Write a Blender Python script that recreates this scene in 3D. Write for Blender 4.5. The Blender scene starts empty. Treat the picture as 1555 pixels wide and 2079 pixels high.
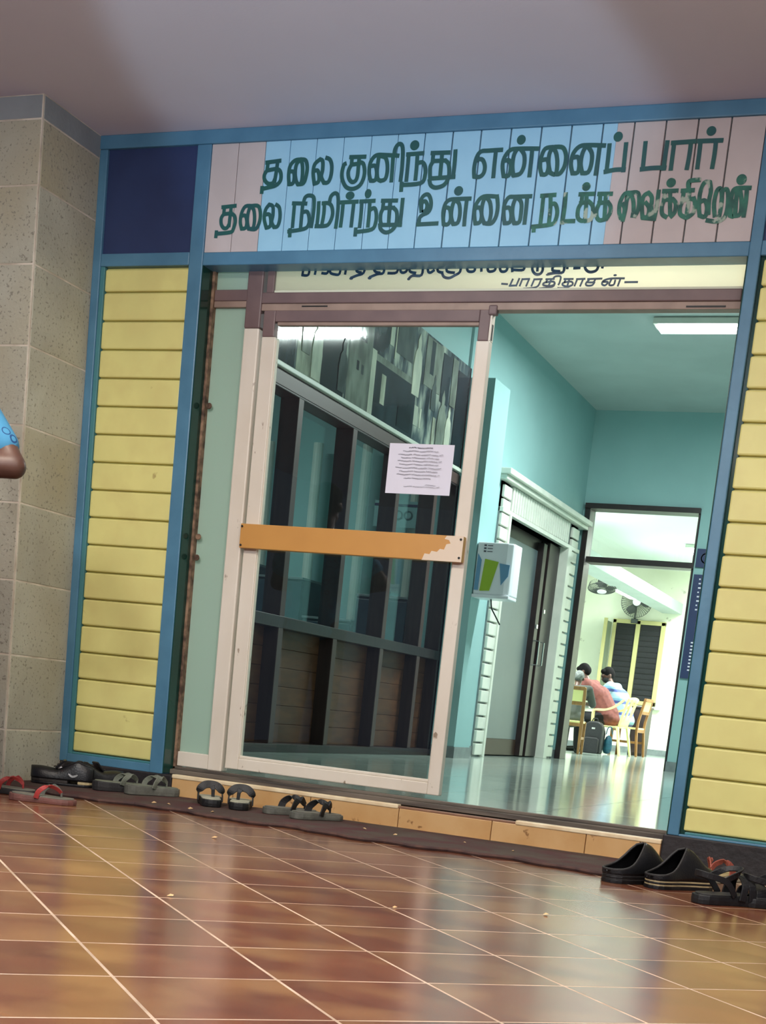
import bpy, bmesh, math, random
from mathutils import Vector, Matrix
random.seed(7)
SC = bpy.context.scene
COL = SC.collection
R = math.radians

# ------------------------------------------------------------------ camera, world, lights
# principal point lies low in the frame (the picture is the upper part of a wider shot): lens shift
cam_d = bpy.data.cameras.new('camera'); cam = bpy.data.objects.new('camera', cam_d); COL.objects.link(cam)
FPX, PX, PY = 2833.715, 767.837, 1906.735
cam_d.sensor_fit = 'HORIZONTAL'; cam_d.sensor_width = 36.0
cam_d.lens = FPX / 1555 * 36
cam_d.shift_x = (777.5 - PX) / 1555
cam_d.shift_y = (PY - 1039.5) / 1555
cam_d.clip_start = .05; cam_d.clip_end = 200
MR = ((0.919262, 0.379341, 0.105154), (0.159059, -0.113596, -0.980712), (-0.360079, 0.918257, -0.164762))
cam.matrix_world = Matrix(((MR[0][0], -MR[1][0], -MR[2][0], 0), (MR[0][1], -MR[1][1], -MR[2][1], -5.53),
                           (MR[0][2], -MR[1][2], -MR[2][2], .50955), (0, 0, 0, 1)))
SC.camera = cam
W = bpy.data.worlds.new('night'); SC.world = W; W.use_nodes = True
W.node_tree.nodes['Background'].inputs[0].default_value = (.42, .5, .72, 1)
W.node_tree.nodes['Background'].inputs[1].default_value = .22
SC.view_settings.view_transform = 'Standard'; SC.view_settings.look = 'None'
SC.view_settings.exposure = 0.0; SC.view_settings.gamma = 1.0; SC.view_settings.use_curve_mapping = False

def area(name, loc, size, power, col, rot=(0, 0, 0), size_y=None, spread=180):
    l = bpy.data.lights.new(name, 'AREA'); l.energy = power; l.color = col; l.size = size
    if size_y: l.shape = 'RECTANGLE'; l.size_y = size_y
    l.spread = R(spread)
    o = bpy.data.objects.new(name, l); o.location = loc; o.rotation_euler = rot; COL.objects.link(o); return o
# porch ceiling lamps (out of the picture, above and behind the camera): warm panels; plus two unseen white points added to lift ceiling and sign
area('porch_lamp', (-2.6, -2.6, 2.79), .5, 68, (1, .91, .78))
area('porch_lamp', (-.2, -2.9, 2.79), .5, 64, (1, .91, .78))
area('porch_lamp', (-1.6, -6.2, 2.79), .5, 45, (1, .91, .80))
def point(name, loc, power, col, r=.1):
    l = bpy.data.lights.new(name, 'POINT'); l.energy = power; l.color = col; l.shadow_soft_size = r
    o = bpy.data.objects.new(name, l); o.location = loc; COL.objects.link(o); return o
point('porch_fill_point', (-2.4, -4.2, 2.15), 140, (.90, .95, 1), .12)
point('porch_fill_point', (.9, -4.6, 2.15), 110, (.90, .95, 1), .12)
# unseen cool spot added beside the camera to brighten sign and ceiling
_s = bpy.data.lights.new('upward_fill_spot', 'SPOT'); _s.energy = 330; _s.color = (.60, .82, 1); _s.spot_size = R(22); _s.spot_blend = .3; _s.shadow_soft_size = .06
_so = bpy.data.objects.new('upward_fill_spot', _s); _so.location = (-1.75, -5.3, .12); COL.objects.link(_so)
_so.rotation_euler = (Vector((-2.38, -.4, 2.75)) - Vector(_so.location)).to_track_quat('-Z', 'Y').to_euler()
# hall and reading room ceiling tubes' light, plus an added transom backlight
area('hall_tube_light', (-2.2, 6.48, 3.74), 1.2, 175, (.92, 1, .97), size_y=.08)
point('transom_fill_point', (-1.40, .80, 2.60), 42, (1, 1, .96), .05)  # added unseen point, makes the transom board glow from behind
area('room_tube_light', (-5.6, 13.2, 3.3), 1.2, 380, (.93, 1, .95), size_y=.1)
area('room_tube_light', (-3.6, 16.8, 3.3), 1.2, 420, (.93, 1, .95), size_y=.1)
area('side_room_light', (-6.2, 3.8, 3.5), 1.0, 36, (.95, 1, .96), size_y=.1)

# ------------------------------------------------------------------ materials
def rgb(*c):   # sRGB 0..255 -> linear
    return tuple(((v/255)/12.92 if v/255 <= .04045 else ((v/255+.055)/1.055)**2.4) for v in c) + (1,)
def mat(name, c, rough=.5, metal=0, c2=None, scale=8, detail=4, lo=.35, hi=.65, bump=0, bscale=None, rnd=0, spec=.5, emis=None, coat=0,
        spots=None, stretch=None, c3=None, scale3=3):
    m = bpy.data.materials.new(name); m.use_nodes = True; nt = m.node_tree; N = nt.nodes; L = nt.links
    b = N['Principled BSDF']; b.inputs['Roughness'].default_value = rough; b.inputs['Metallic'].default_value = metal
    b.inputs['Specular IOR Level'].default_value = spec; b.inputs['Base Color'].default_value = c
    if coat: b.inputs['Coat Weight'].default_value = coat; b.inputs['Coat Roughness'].default_value = .06
    if emis: b.inputs['Emission Color'].default_value = emis[0]; b.inputs['Emission Strength'].default_value = emis[1]
    if not (c2 or bump or rnd or spots or c3): return m
    tc = N.new('ShaderNodeTexCoord'); vec = tc.outputs['Object']
    if rnd:
        oi = N.new('ShaderNodeObjectInfo'); ad = N.new('ShaderNodeVectorMath'); ad.operation = 'MULTIPLY_ADD'
        cb = N.new('ShaderNodeCombineXYZ'); L.new(oi.outputs['Random'], cb.inputs[0]); L.new(oi.outputs['Random'], cb.inputs[1]); L.new(oi.outputs['Random'], cb.inputs[2])
        L.new(cb.outputs[0], ad.inputs[0]); ad.inputs[1].default_value = (37, 51, 23); L.new(vec, ad.inputs[2]); vec = ad.outputs[0]
    if stretch:
        mp = N.new('ShaderNodeMapping'); mp.inputs['Scale'].default_value = stretch; L.new(vec, mp.inputs[0]); vec = mp.outputs[0]
    col = None
    def noise(s, d=detail):
        n = N.new('ShaderNodeTexNoise'); n.inputs['Scale'].default_value = s; n.inputs['Detail'].default_value = d; L.new(vec, n.inputs['Vector']); return n
    def ramp(src, a, z):
        r = N.new('ShaderNodeMapRange'); r.inputs[1].default_value = a; r.inputs[2].default_value = z; L.new(src, r.inputs[0]); return r.outputs[0]
    def mix(f, a, bb):
        x = N.new('ShaderNodeMix'); x.data_type = 'RGBA'; L.new(f, x.inputs[0])
        for s, v in ((6, a), (7, bb)):
            if isinstance(v, tuple): x.inputs[s].default_value = v
            else: L.new(v, x.inputs[s])
        return x.outputs[2]
    col = c
    if c2: col = mix(ramp(noise(scale).outputs[0], lo, hi), c, c2)
    if c3: col = mix(ramp(noise(scale3, 3).outputs[0], .45, .7), col, c3)
    if spots:   # (colour, scale, threshold)
        col = mix(ramp(noise(spots[1], 6).outputs[0], spots[2], spots[2]+.04), col, spots[0])
    if rnd:
        oi2 = N.new('ShaderNodeObjectInfo'); hs = N.new('ShaderNodeHueSaturation')
        mr = N.new('ShaderNodeMapRange'); mr.inputs[3].default_value = 1-rnd; mr.inputs[4].default_value = 1+rnd; L.new(oi2.outputs['Random'], mr.inputs[0]); L.new(mr.outputs[0], hs.inputs['Value'])
        if isinstance(col, tuple): hs.inputs['Color'].default_value = col
        else: L.new(col, hs.inputs['Color'])
        col = hs.outputs[0]
    if not isinstance(col, tuple): L.new(col, b.inputs['Base Color'])
    if bump:
        bp = N.new('ShaderNodeBump'); bp.inputs['Strength'].default_value = bump; bp.inputs['Distance'].default_value = .01
        L.new(noise(bscale or scale, 6).outputs[0], bp.inputs['Height']); L.new(bp.outputs[0], b.inputs['Normal'])
    return m
def glass(name, tint=(.93, .97, .96, 1), rough=.0, boost=1.0):
    m = bpy.data.materials.new(name); m.use_nodes = True; nt = m.node_tree; N = nt.nodes; L = nt.links
    N.remove(N['Principled BSDF']); out = N['Material Output']
    t = N.new('ShaderNodeBsdfTransparent'); t.inputs[0].default_value = tint
    g = N.new('ShaderNodeBsdfGlossy'); g.inputs['Roughness'].default_value = rough; g.inputs[0].default_value = (boost, boost, boost, 1)
    f = N.new('ShaderNodeFresnel'); ge = N.new('ShaderNodeNewGeometry'); mr = N.new('ShaderNodeMapRange'); mr.inputs[3].default_value = 1.45; mr.inputs[4].default_value = 1/1.45; L.new(ge.outputs['Backfacing'], mr.inputs[0]); L.new(mr.outputs[0], f.inputs[0])
    x = N.new('ShaderNodeMixShader'); L.new(f.outputs[0], x.inputs[0]); L.new(t.outputs[0], x.inputs[1]); L.new(g.outputs[0], x.inputs[2]); L.new(x.outputs[0], out.inputs[0])
    return m
def milky(name, c, k=.5, c2=None):
    m = bpy.data.materials.new(name); m.use_nodes = True; nt = m.node_tree; N = nt.nodes; L = nt.links
    b = N['Principled BSDF']; b.inputs['Base Color'].default_value = c; b.inputs['Roughness'].default_value = .35
    t = N.new('ShaderNodeBsdfTranslucent'); t.inputs[0].default_value = c2 or c
    x = N.new('ShaderNodeMixShader'); x.inputs[0].default_value = k; L.new(b.outputs[0], x.inputs[1]); L.new(t.outputs[0], x.inputs[2]); L.new(x.outputs[0], N['Material Output'].inputs[0])
    return m
M = dict(
 blue=mat('blue_paint', rgb(84, 132, 160), .38, c2=rgb(74, 120, 148), scale=6, bump=.05, bscale=60),
 teal_bead=mat('teal_bead_paint', rgb(70, 128, 135), .4),
 green=mat('dark_green_gloss', rgb(16, 52, 44), .12, c2=rgb(20, 66, 58), scale=3),
 navy=mat('navy_panel', rgb(40, 56, 98), .55, c2=rgb(36, 50, 90), scale=5),
 yellow=mat('yellow_paint', rgb(228, 221, 142), .42, c2=rgb(218, 211, 136), scale=3, bump=.04, bscale=40, c3=rgb(218, 208, 134), scale3=7, spots=(rgb(182, 166, 104), 11, .72)),
 grout=mat('pale_grout', rgb(220, 210, 194), .8, c2=rgb(186, 174, 156), scale=9),
 slab=mat('stone_slab', rgb(186, 184, 166), .6, c2=rgb(164, 162, 148), scale=3.2, lo=.3, hi=.7, bump=.25, bscale=70, rnd=.07, c3=rgb(176, 168, 142), scale3=1.6, spots=(rgb(140, 136, 122), 80, .60)),
 slab_blue=mat('stone_slab_blue', rgb(146, 152, 154), .6, c2=rgb(134, 140, 142), scale=4, bump=.2, bscale=60),
 ceiling=mat('ceiling_plaster', rgb(216, 212, 224), .85, c2=rgb(211, 206, 219), scale=1.2, bump=.04, bscale=90),
 sign_pink=mat('sign_pink_paint', rgb(198, 186, 184), .5, c2=rgb(190, 178, 176), scale=5),
 sign_blue=mat('sign_blue_paint', rgb(158, 208, 232), .5, c2=rgb(150, 200, 226), scale=5),
 letter=mat('dark_green_letter_paint', rgb(30, 84, 88), .45, c2=rgb(32, 92, 86), scale=14),
 letter_worn=mat('worn_letter_paint', rgb(24, 80, 72), .5, c2=rgb(44, 116, 96), scale=22, spots=(rgb(160, 176, 160), 16, .565)),
 letter_blue=mat('navy_letter_paint', rgb(14, 42, 66), .4, c2=rgb(30, 70, 96), scale=30),
 cream_board=milky('cream_transom_board', rgb(242, 240, 222), .72),
 cream_edge=mat('cream_edge', rgb(214, 214, 190), .5),
 alu=mat('cream_aluminium', rgb(228, 220, 206), .4, c2=rgb(218, 208, 192), scale=4, spots=(rgb(150, 132, 112), 26, .68), stretch=(1, 1, .5)),
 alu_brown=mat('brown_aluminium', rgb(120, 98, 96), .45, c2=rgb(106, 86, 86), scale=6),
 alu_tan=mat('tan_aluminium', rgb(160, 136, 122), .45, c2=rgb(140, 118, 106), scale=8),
 dirty=mat('dirty_track', rgb(112, 102, 90), .6, c2=rgb(58, 52, 48), scale=40, lo=.4, hi=.65, stretch=(.06, 1, 1)),
 rust=mat('rusted_edge', rgb(150, 120, 96), .7, c2=rgb(70, 50, 38), scale=26),
 black=mat('black_paint', rgb(26, 23, 25), .6, c2=rgb(38, 32, 34), scale=14, bump=.3, bscale=50, spots=(rgb(150, 140, 130), 21, .735)),
 dark=mat('flat_black', rgb(12, 12, 13), .5),
 orange=mat('orange_plate', rgb(206, 152, 80), .38, c2=rgb(198, 144, 76), scale=3),
 bare=mat('bare_plate', rgb(226, 208, 186), .45),
 glass=glass('clear_glass'),
 glass_in=glass('partition_glass', (.88, .94, .94, 1), .0),
 frost=milky('frosted_glass', rgb(200, 222, 208), .5),
 paper=mat('paper', rgb(226, 226, 240), .7),
 ink=mat('ink', rgb(70, 70, 84), .7),
 step=mat('step_tile', rgb(208, 168, 116), .35, c2=rgb(198, 154, 100), scale=7, spots=(rgb(140, 100, 60), 17, .64), rnd=.03),
 nosing=mat('step_nosing', rgb(240, 222, 186), .4, c2=rgb(222, 196, 156), scale=12),
 steptop=mat('step_top', rgb(150, 110, 84), .5, c2=rgb(126, 90, 70), scale=9),
 mat_rug=mat('door_mat_pile', rgb(84, 58, 52), .95, c2=rgb(94, 78, 66), scale=3, bump=1, bscale=400, c3=rgb(92, 34, 40), scale3=5),
 floortile=mat('porch_tile', rgb(116, 68, 48), .2, c2=rgb(94, 52, 40), scale=5, lo=.3, hi=.7, rnd=.09, c3=rgb(134, 94, 62), scale3=3.5, stretch=(1.0, 1.3, 1), spec=.5),
 tilegrout=mat('tile_grout', rgb(186, 164, 142), .6, c2=rgb(150, 128, 106), scale=7),
 halltile=mat('hall_tile', rgb(188, 202, 192), .10, c2=rgb(166, 182, 174), scale=3, rnd=.03, spec=.5, stretch=(1, 2.2, 1)),
 hallgrout=mat('hall_grout', rgb(120, 132, 128), .5),
 teal=mat('teal_wall', rgb(150, 192, 192), .6, c2=rgb(145, 187, 187), scale=2),
 tealceil=mat('hall_ceiling', rgb(186, 200, 198), .8, c2=rgb(178, 192, 190), scale=2),
 skirt=mat('grey_skirting', rgb(128, 140, 140), .4, c2=rgb(112, 122, 124), scale=12),
 brownwood=mat('brown_timber', rgb(54, 40, 40), .45, c2=rgb(44, 32, 33), scale=6, stretch=(6, 6, .6)),
 brownedge=mat('brown_timber_edge', rgb(84, 62, 58), .45),
 plankwood=mat('plywood_plank', rgb(104, 66, 44), .45, c2=rgb(86, 54, 38), scale=5, stretch=(1, 1, 5), rnd=.06),
 whitepaint=mat('white_paint', rgb(226, 230, 218), .4, c2=rgb(214, 220, 208), scale=6),
 greydoor=mat('grey_door', rgb(104, 118, 122), .4, c2=rgb(98, 112, 116), scale=2),
 kick=mat('kick_plate', rgb(64, 46, 36), .5),
 darkframe=mat('dark_door_frame', rgb(34, 26, 28), .4, c2=rgb(46, 34, 34), scale=9),
 chrome=mat('steel', rgb(200, 205, 205), .25, 1),
 creamwall=mat('cream_wall', rgb(236, 240, 222), .7, c2=rgb(228, 232, 212), scale=2, spots=(rgb(196, 196, 180), 5, .66)),
 whitewall=mat('white_ceiling', rgb(240, 244, 240), .8),
 lamp=mat('tube_glow', rgb(255, 255, 255), .5, emis=((.9, 1, 1, 1), 9)),
 plastic_white=mat('white_plastic', rgb(232, 238, 242), .3),
 plastic_cream=mat('cream_plastic', rgb(226, 216, 150), .35),
 wood=mat('chair_wood', rgb(150, 104, 52), .45, c2=rgb(124, 84, 42), scale=6, stretch=(4, 4, .7)),
 cane=mat('cane_panel', rgb(214, 206, 140), .6),
)

# ------------------------------------------------------------------ mesh helpers
class MB:
    def __init__(s): s.v = []; s.f = []
    def box(s, x0, x1, y0, y1, z0, z1):
        b = len(s.v); s.v += [(x0,y0,z0),(x1,y0,z0),(x1,y1,z0),(x0,y1,z0),(x0,y0,z1),(x1,y0,z1),(x1,y1,z1),(x0,y1,z1)]
        s.f += [tuple(b+i for i in q) for q in ((0,3,2,1),(4,5,6,7),(0,1,5,4),(1,2,6,5),(2,3,7,6),(3,0,4,7))]; return s
    def add(s, vs, fs):
        b = len(s.v); s.v += [tuple(v) for v in vs]; s.f += [tuple(b+i for i in q) for q in fs]; return s
    def tube(s, path, r, n=8, cap=True, flat=1.0, up=None):
        P = [Vector(p) for p in path]; rs = r if isinstance(r, (list, tuple)) else [r]*len(P); rings = []
        last = None
        for i, p in enumerate(P):
            d = (P[min(i+1, len(P)-1)] - P[max(i-1, 0)]).normalized()
            if up is not None: u = Vector(up)
            elif last is not None: u = last
            else: u = Vector((0,0,1)) if abs(d.z) < .9 else Vector((1,0,0))
            a = d.cross(u);
            if a.length < 1e-4: a = d.orthogonal()
            a.normalize(); c = a.cross(d).normalized(); last = c
            rings.append([p + a*math.cos(2*math.pi*k/n)*rs[i] + c*math.sin(2*math.pi*k/n)*rs[i]*flat for k in range(n)])
        b = len(s.v)
        for g in rings: s.v += [tuple(q) for q in g]
        for i in range(len(P)-1):
            for k in range(n): s.f.append((b+i*n+k, b+i*n+(k+1)%n, b+(i+1)*n+(k+1)%n, b+(i+1)*n+k))
        if cap: s.f.append(tuple(b+k for k in reversed(range(n)))); s.f.append(tuple(b+(len(P)-1)*n+k for k in range(n)))
        return s
    def ribbon(s, path, width, thick, wdir=None):
        """flat band along path; width across wdir (per point or constant), thickness along the band normal"""
        P = [Vector(p) for p in path]; b = len(s.v); n = len(P)
        ws = width if isinstance(width, (list, tuple)) else [width]*n
        for i, p in enumerate(P):
            d = (P[min(i+1, n-1)] - P[max(i-1, 0)]).normalized()
            w = Vector(wdir[i] if isinstance(wdir, list) else wdir); w = (w - d*w.dot(d)).normalized(); nn = d.cross(w).normalized()
            for sx, sy in ((-1,-1),(1,-1),(1,1),(-1,1)): s.v.append(tuple(p + w*sx*ws[i]/2 + nn*sy*thick/2))
        for i in range(n-1):
            for k in range(4): s.f.append((b+i*4+k, b+i*4+(k+1)%4, b+(i+1)*4+(k+1)%4, b+(i+1)*4+k))
        s.f.append((b+3,b+2,b+1,b)); e = b+(n-1)*4; s.f.append((e,e+1,e+2,e+3)); return s
    def prism(s, poly, h0, h1, axis='z'):
        def P(u, v, h): return (u, v, h) if axis == 'z' else ((u, h, v) if axis == 'y' else (h, u, v))
        n = len(poly); b = len(s.v); s.v += [P(u, v, h0) for u, v in poly] + [P(u, v, h1) for u, v in poly]
        s.f.append(tuple(b+i for i in reversed(range(n)))); s.f.append(tuple(b+n+i for i in range(n)))
        for i in range(n): s.f.append((b+i, b+(i+1)%n, b+n+(i+1)%n, b+n+i))
        return s
    def ball(s, c, r, nu=12, nv=8):
        rx, ry, rz = r if isinstance(r, (tuple, list)) else (r, r, r); vs = []; fs = []
        for j in range(nv+1):
            t = math.pi*j/nv
            for i in range(nu): a = 2*math.pi*i/nu; vs.append((c[0]+rx*math.sin(t)*math.cos(a), c[1]+ry*math.sin(t)*math.sin(a), c[2]+rz*math.cos(t)))
        for j in range(nv):
            for i in range(nu): fs.append((j*nu+i, (j+1)*nu+i, (j+1)*nu+(i+1)%nu, j*nu+(i+1)%nu))
        return s.add(vs, fs)
    def lathe(s, prof, c=(0,0,0), n=20, axis='z'):
        vs = []; fs = []
        for (r, h) in prof:
            for i in range(n):
                a = 2*math.pi*i/n; u, v = r*math.cos(a), r*math.sin(a)
                vs.append((c[0]+u, c[1]+v, c[2]+h) if axis == 'z' else ((c[0]+u, c[1]+h, c[2]+v) if axis == 'y' else (c[0]+h, c[1]+u, c[2]+v)))
        for j in range(len(prof)-1):
            for i in range(n): fs.append((j*n+i, j*n+(i+1)%n, (j+1)*n+(i+1)%n, (j+1)*n+i))
        return s.add(vs, fs)
    def mesh(s, name, m, fix=True):
        me = bpy.data.meshes.new(name); me.from_pydata(s.v, [], s.f)
        if fix:
            bm = bmesh.new(); bm.from_mesh(me); bmesh.ops.remove_doubles(bm, verts=bm.verts, dist=1e-6); bmesh.ops.recalc_face_normals(bm, faces=bm.faces); bm.to_mesh(me); bm.free()
        if m is not None: me.materials.append(M[m] if isinstance(m, str) else m)
        return me
    def build(s, name, m, parent=None, bevel=0, smooth=False, sub=0, solid=0, fix=True):
        if parent is not None and parent.get('_world'):
            o_ = root_loc(parent); s.v = [(x-o_[0], y-o_[1], z-o_[2]) for x, y, z in s.v]
        me = s.mesh(name, m, fix); o = bpy.data.objects.new(name, me); COL.objects.link(o)
        if parent is not None: o.parent = parent
        if smooth: me.polygons.foreach_set('use_smooth', [True]*len(me.polygons))
        if solid: md = o.modifiers.new('solid', 'SOLIDIFY'); md.thickness = solid; md.offset = 0
        if bevel: md = o.modifiers.new('bevel', 'BEVEL'); md.width = bevel; md.segments = 2; md.limit_method = 'ANGLE'
        if sub: md = o.modifiers.new('sub', 'SUBSURF'); md.levels = sub; md.render_levels = sub
        return o
def root_loc(o):
    l = Vector((0,0,0))
    while o is not None: l = l + Vector(o.location); o = o.parent
    return l
def tag(o, label=None, cat=None, group=None, kind=None):
    if label: o['label'] = label
    if cat: o['category'] = cat
    if group: o['group'] = group
    if kind: o['kind'] = kind
    return o
def thing(name, loc, label=None, cat=None, group=None, kind=None, world=False, rz=0):
    o = bpy.data.objects.new(name, None); COL.objects.link(o); o.location = loc; o.rotation_euler = (0, 0, rz); o.empty_display_size = .1
    if world: o['_world'] = 1
    return tag(o, label, cat, group, kind)
def sub_world(o): o['_world'] = 1; return o
def child(me, name, parent, loc, rot=None):
    o = bpy.data.objects.new(name, me); COL.objects.link(o); o.parent = parent; o.location = loc
    if rot: o.rotation_euler = rot
    return o
def wbox(name, m, b, parent=None, bevel=0):
    return MB().box(*b).build(name, m, parent, bevel)
def struct(name, m, boxes, label):
    mb = MB()
    for b in boxes: mb.box(*b)
    return tag(mb.build(name, m), label, kind='structure')
def catmull(P, n=4):
    if len(P) < 3: return [Vector(p) for p in P]
    Q = [Vector(P[0])] + [Vector(p) for p in P] + [Vector(P[-1])]; out = []
    for i in range(1, len(Q)-2):
        a, b, c, d = Q[i-1:i+3]
        for k in range(n):
            t = k/n; out.append(.5*((2*b)+(c-a)*t+(2*a-5*b+4*c-d)*t*t+(-a+3*b-3*c+d)*t**3))
    out.append(Q[-2]); return out

# ------------------------------------------------------------------ porch floor: grout bed and diagonal square tiles
bed = struct('floor', 'tilegrout', [(-7, 4, -10, .05, -.10, -.0001)], 'glossy rust-brown tiled porch floor laid in diagonal squares')
TS = .3010; D = .2128               # tile step along the diagonals (side / sqrt 2)
tile_me = MB().prism([(0, -D+.0045), (D-.0045, 0), (0, D-.0045), (-D+.0045, 0)], -.02, 0).mesh('tile', 'floortile')
tx0, ty0 = -1.283+D*0, -3.493+D      # a joint crossing measured at (-1.283, -3.493) -> tile centre one D further on
spots = []
for i in range(-26, 27):
    for j in range(-26, 27):
        x = tx0 + (i+j)*D; y = ty0 + (i-j)*D
        if y > -.16 or y < -9 or x < -6 or x > 3: continue
        # keep what the camera (or one a step aside) sees nearest, the far rest is one part
        vx = .93*x+.37*(y+5.53); vy = -.37*x+.93*(y+5.53)
        ins = vy > .6 and abs(vx) < .34*vy+.45
        spots.append((0 if ins else 1, abs(vx)-.3*vy, x, y))
spots.sort()
for k, (a, b_, x, y) in enumerate(spots[:300]):
    child(tile_me, 'tile', bed, (x, y, 0))
rest = MB()
for (a, b_, x, y) in spots[300:]:
    rest.prism([(x, y-D+.0045), (x+D-.0045, y), (x, y+D-.0045), (x-D+.0045, y)], -.02, 0)
tag(rest.build('tile_field', 'floortile', bed, fix=False), kind='stuff')
# cut pieces along the wall
wbox('edge_tile_strip', 'floortile', (-6.9, 3.9, -.20, 0.0, -.03, -.001), bed)

# ------------------------------------------------------------------ porch ceiling
struct('ceiling', 'ceiling', [(-7, 4, -10, .1, 2.816, 2.95)], 'pale plaster porch ceiling above the painted sign')
# ------------------------------------------------------------------ stone clad pillar on the left
pil = tag(MB().box(-5.6, -3.8598, -.4162, .3, 0, 2.816).build('wall_left', 'grout'), 'pillar clad in grey stone slabs with pale joints left of the yellow panel', kind='structure')
zs = [0.0, .231, .555, .872, 1.196, 1.514, 1.836, 2.160, 2.467, 2.722, 2.816]
for a, b in zip(zs[:-1], zs[1:]):
    m = 'slab_blue' if a > 2.7 else 'slab'
    g = .003
    wbox('slab', m, (-3.874, -3.858, -.408, -.002, a+g, b-g), pil, .003)
    x1 = -3.863
    for wdt in (.62, .62, .48):
        wbox('slab', m, (x1-wdt+g, x1-g*.5, -.418, -.402, a+g, b-g), pil, .003); x1 -= wdt
pil2 = tag(MB().box(-.4362, 1.3, -.4162, .3, 0, 2.816).build('wall_right', 'grout'), 'matching stone clad pillar right of the right yellow panel', kind='structure')
for a, b in zip(zs[:-1], zs[1:]):
    m = 'slab_blue' if a > 2.7 else 'slab'
    wbox('slab', m, (-.438, -.422, -.408, -.002, a+g, b-g), pil2, .003); x1 = -.433
    for wdt in (.62, .62, .48): wbox('slab', m, (x1+g*.5, x1+wdt-g, -.418, -.402, a+g, b-g), pil2, .003); x1 += wdt
# ------------------------------------------------------------------ blue timber front with yellow board panels
front = thing('wall_front', (-2.4, 0, 0), 'blue framed front with yellow boarded panels and navy upper panels', kind='structure', world=True)
def post(x0, x1, z0, z1, y1=.1, m='blue'): return wbox('post', m, (x0, x1, 0, y1, z0, z1), front, .004)
post(-3.862, -3.820, .098, 2.76); post(-3.372, -3.304, .098, 2.76); post(-1.0, -.956, .128, 2.76); post(-.500, -.440, .098, 2.76)
wbox('rail', 'blue', (-3.862, -.44, -.004, .1, 2.76, 2.816), front, .004)
wbox('rail', 'blue', (-3.820, -3.372, .001, .1, 2.278, 2.331), front, .004)
wbox('rail', 'blue', (-3.304, -1.0, .001, .1, 2.276, 2.328), front, .004)
wbox('rail', 'blue', (-.956, -.5, .001, .1, 2.278, 2.331), front, .004)
wbox('rail', 'blue', (-3.820, -3.372, .001, .1, .098, .136), front, .003)
wbox('rail', 'blue', (-.956, -.5, .001, .1, .098, .136), front, .003)
for x0, x1 in ((-3.820, -3.372), (-.956, -.500)):
    wbox('navy_panel', 'navy', (x0, x1, .014, .05, 2.331, 2.76), front)
    wbox('bead', 'teal_bead' if x0 < -2 else 'green', (x0, x0+.022, .006 if x0 < -2 else .018, .03, .136, 2.278), front, .002)  # right panel's upright bead coloured dark for the shadow beside the post
    wbox('bead', 'teal_bead', (x0+.022, x1, .006, .03, .136, .146), front, .002)
    yp = wbox('yellow_panel', 'yellow', (x0+.01, x1-.001, .032, .06, .137, 2.277), front)
    sub_world(yp); yp['_world'] = 0
    seams = [2.272] + [2.173-.12069*k for k in range(17)] + [.147]
    for a, b in zip(seams[1:], seams[:-1]):
        p = MB().box(x0+(.022 if x0 < -2 else .014)-front.location[0], x1-.002-front.location[0], .012, .034, a+.0035, b-.0035).build('plank', 'yellow', yp, .007)
wbox('reveal', 'green', (-3.304, -3.300, .004, .104, .104, 2.276), front)
wbox('reveal', 'green', (-1.004, -1.0, .004, .104, .128, 2.276), front)
# walls behind the front that close the hall
struct('wall_front', 'teal', [(-5.6, -3.31, .11, .22, 0, 3.9), (-.99, 1.4, .11, .22, 0, 3.9), (-3.31, -.99, .12, .22, 2.36, 3.9)], 'teal inner face of the entrance wall')
# plinths
plin = thing('baseboard_front', (-2.4, 0, 0), 'rough black plinth under the blue and yellow front', kind='structure', world=True)
wbox('plinth', 'black', (-3.855, -3.248, -.006, .1, 0, .099), plin, .006)
wbox('plinth', 'black', (-1.015, -.44, -.006, .1, 0, .128), plin, .006)
# entrance step
stp = thing('trim_2', (-2.15, 0, 0), 'ochre tiled entrance step with a pale nosing under the sliding door', kind='structure', world=True)
wbox('step_core', 'steptop', (-3.246, -1.017, .004, .14, 0, .092), stp)
xs = [-3.246, -2.93, -2.55, -2.135, -1.72, -1.32, -1.10, -1.017]
for a, b in zip(xs[:-1], xs[1:]): wbox('step_tile', 'step', (a+.0015, b-.0015, -.006, .006, 0, .088), stp, .002)
for a, b in ((-3.246, -2.14), (-1.62, -1.017)): wbox('nosing', 'nosing', (a, b, -.010, .03, .086, .104), stp, .004)
wbox('nosing', 'steptop', (-2.14, -1.62, -.004, .03, .088, .098), stp, .003)

# ------------------------------------------------------------------ aluminium door frame
fr = thing('trim_1', (-2.15, .1, .1), 'cream and brown aluminium door frame behind the blue posts', kind='structure', world=True)
wbox('track', 'dirty', (-3.30, -1.0, .060, .17, .100, .122), fr, .003)
wbox('track', 'dirty', (-3.30, -1.0, .085, .105, .122, .136), fr, .002)
wbox('track', 'dirty', (-3.30, -1.0, .140, .165, .122, .132), fr, .002)
wbox('jamb', 'rust', (-3.300, -3.287, .085, .15, .12, 2.30), fr, .002)
wbox('jamb', 'alu', (-1.022, -1.004, .1, .15, .12, 2.30), fr, .002)
wbox('mullion', 'alu', (-3.126, -3.052, .090, .15, .136, 2.045), fr, .006)
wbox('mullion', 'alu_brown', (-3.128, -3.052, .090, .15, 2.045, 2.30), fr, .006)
wbox('bottom_rail', 'alu', (-3.286, -3.126, .095, .14, .138, .205), fr, .004)
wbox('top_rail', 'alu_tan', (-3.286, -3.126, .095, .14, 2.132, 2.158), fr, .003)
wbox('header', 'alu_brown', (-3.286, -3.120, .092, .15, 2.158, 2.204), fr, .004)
wbox('header', 'alu_brown', (-3.052, -1.02, .088, .15, 2.146, 2.190), fr, .004)
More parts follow.
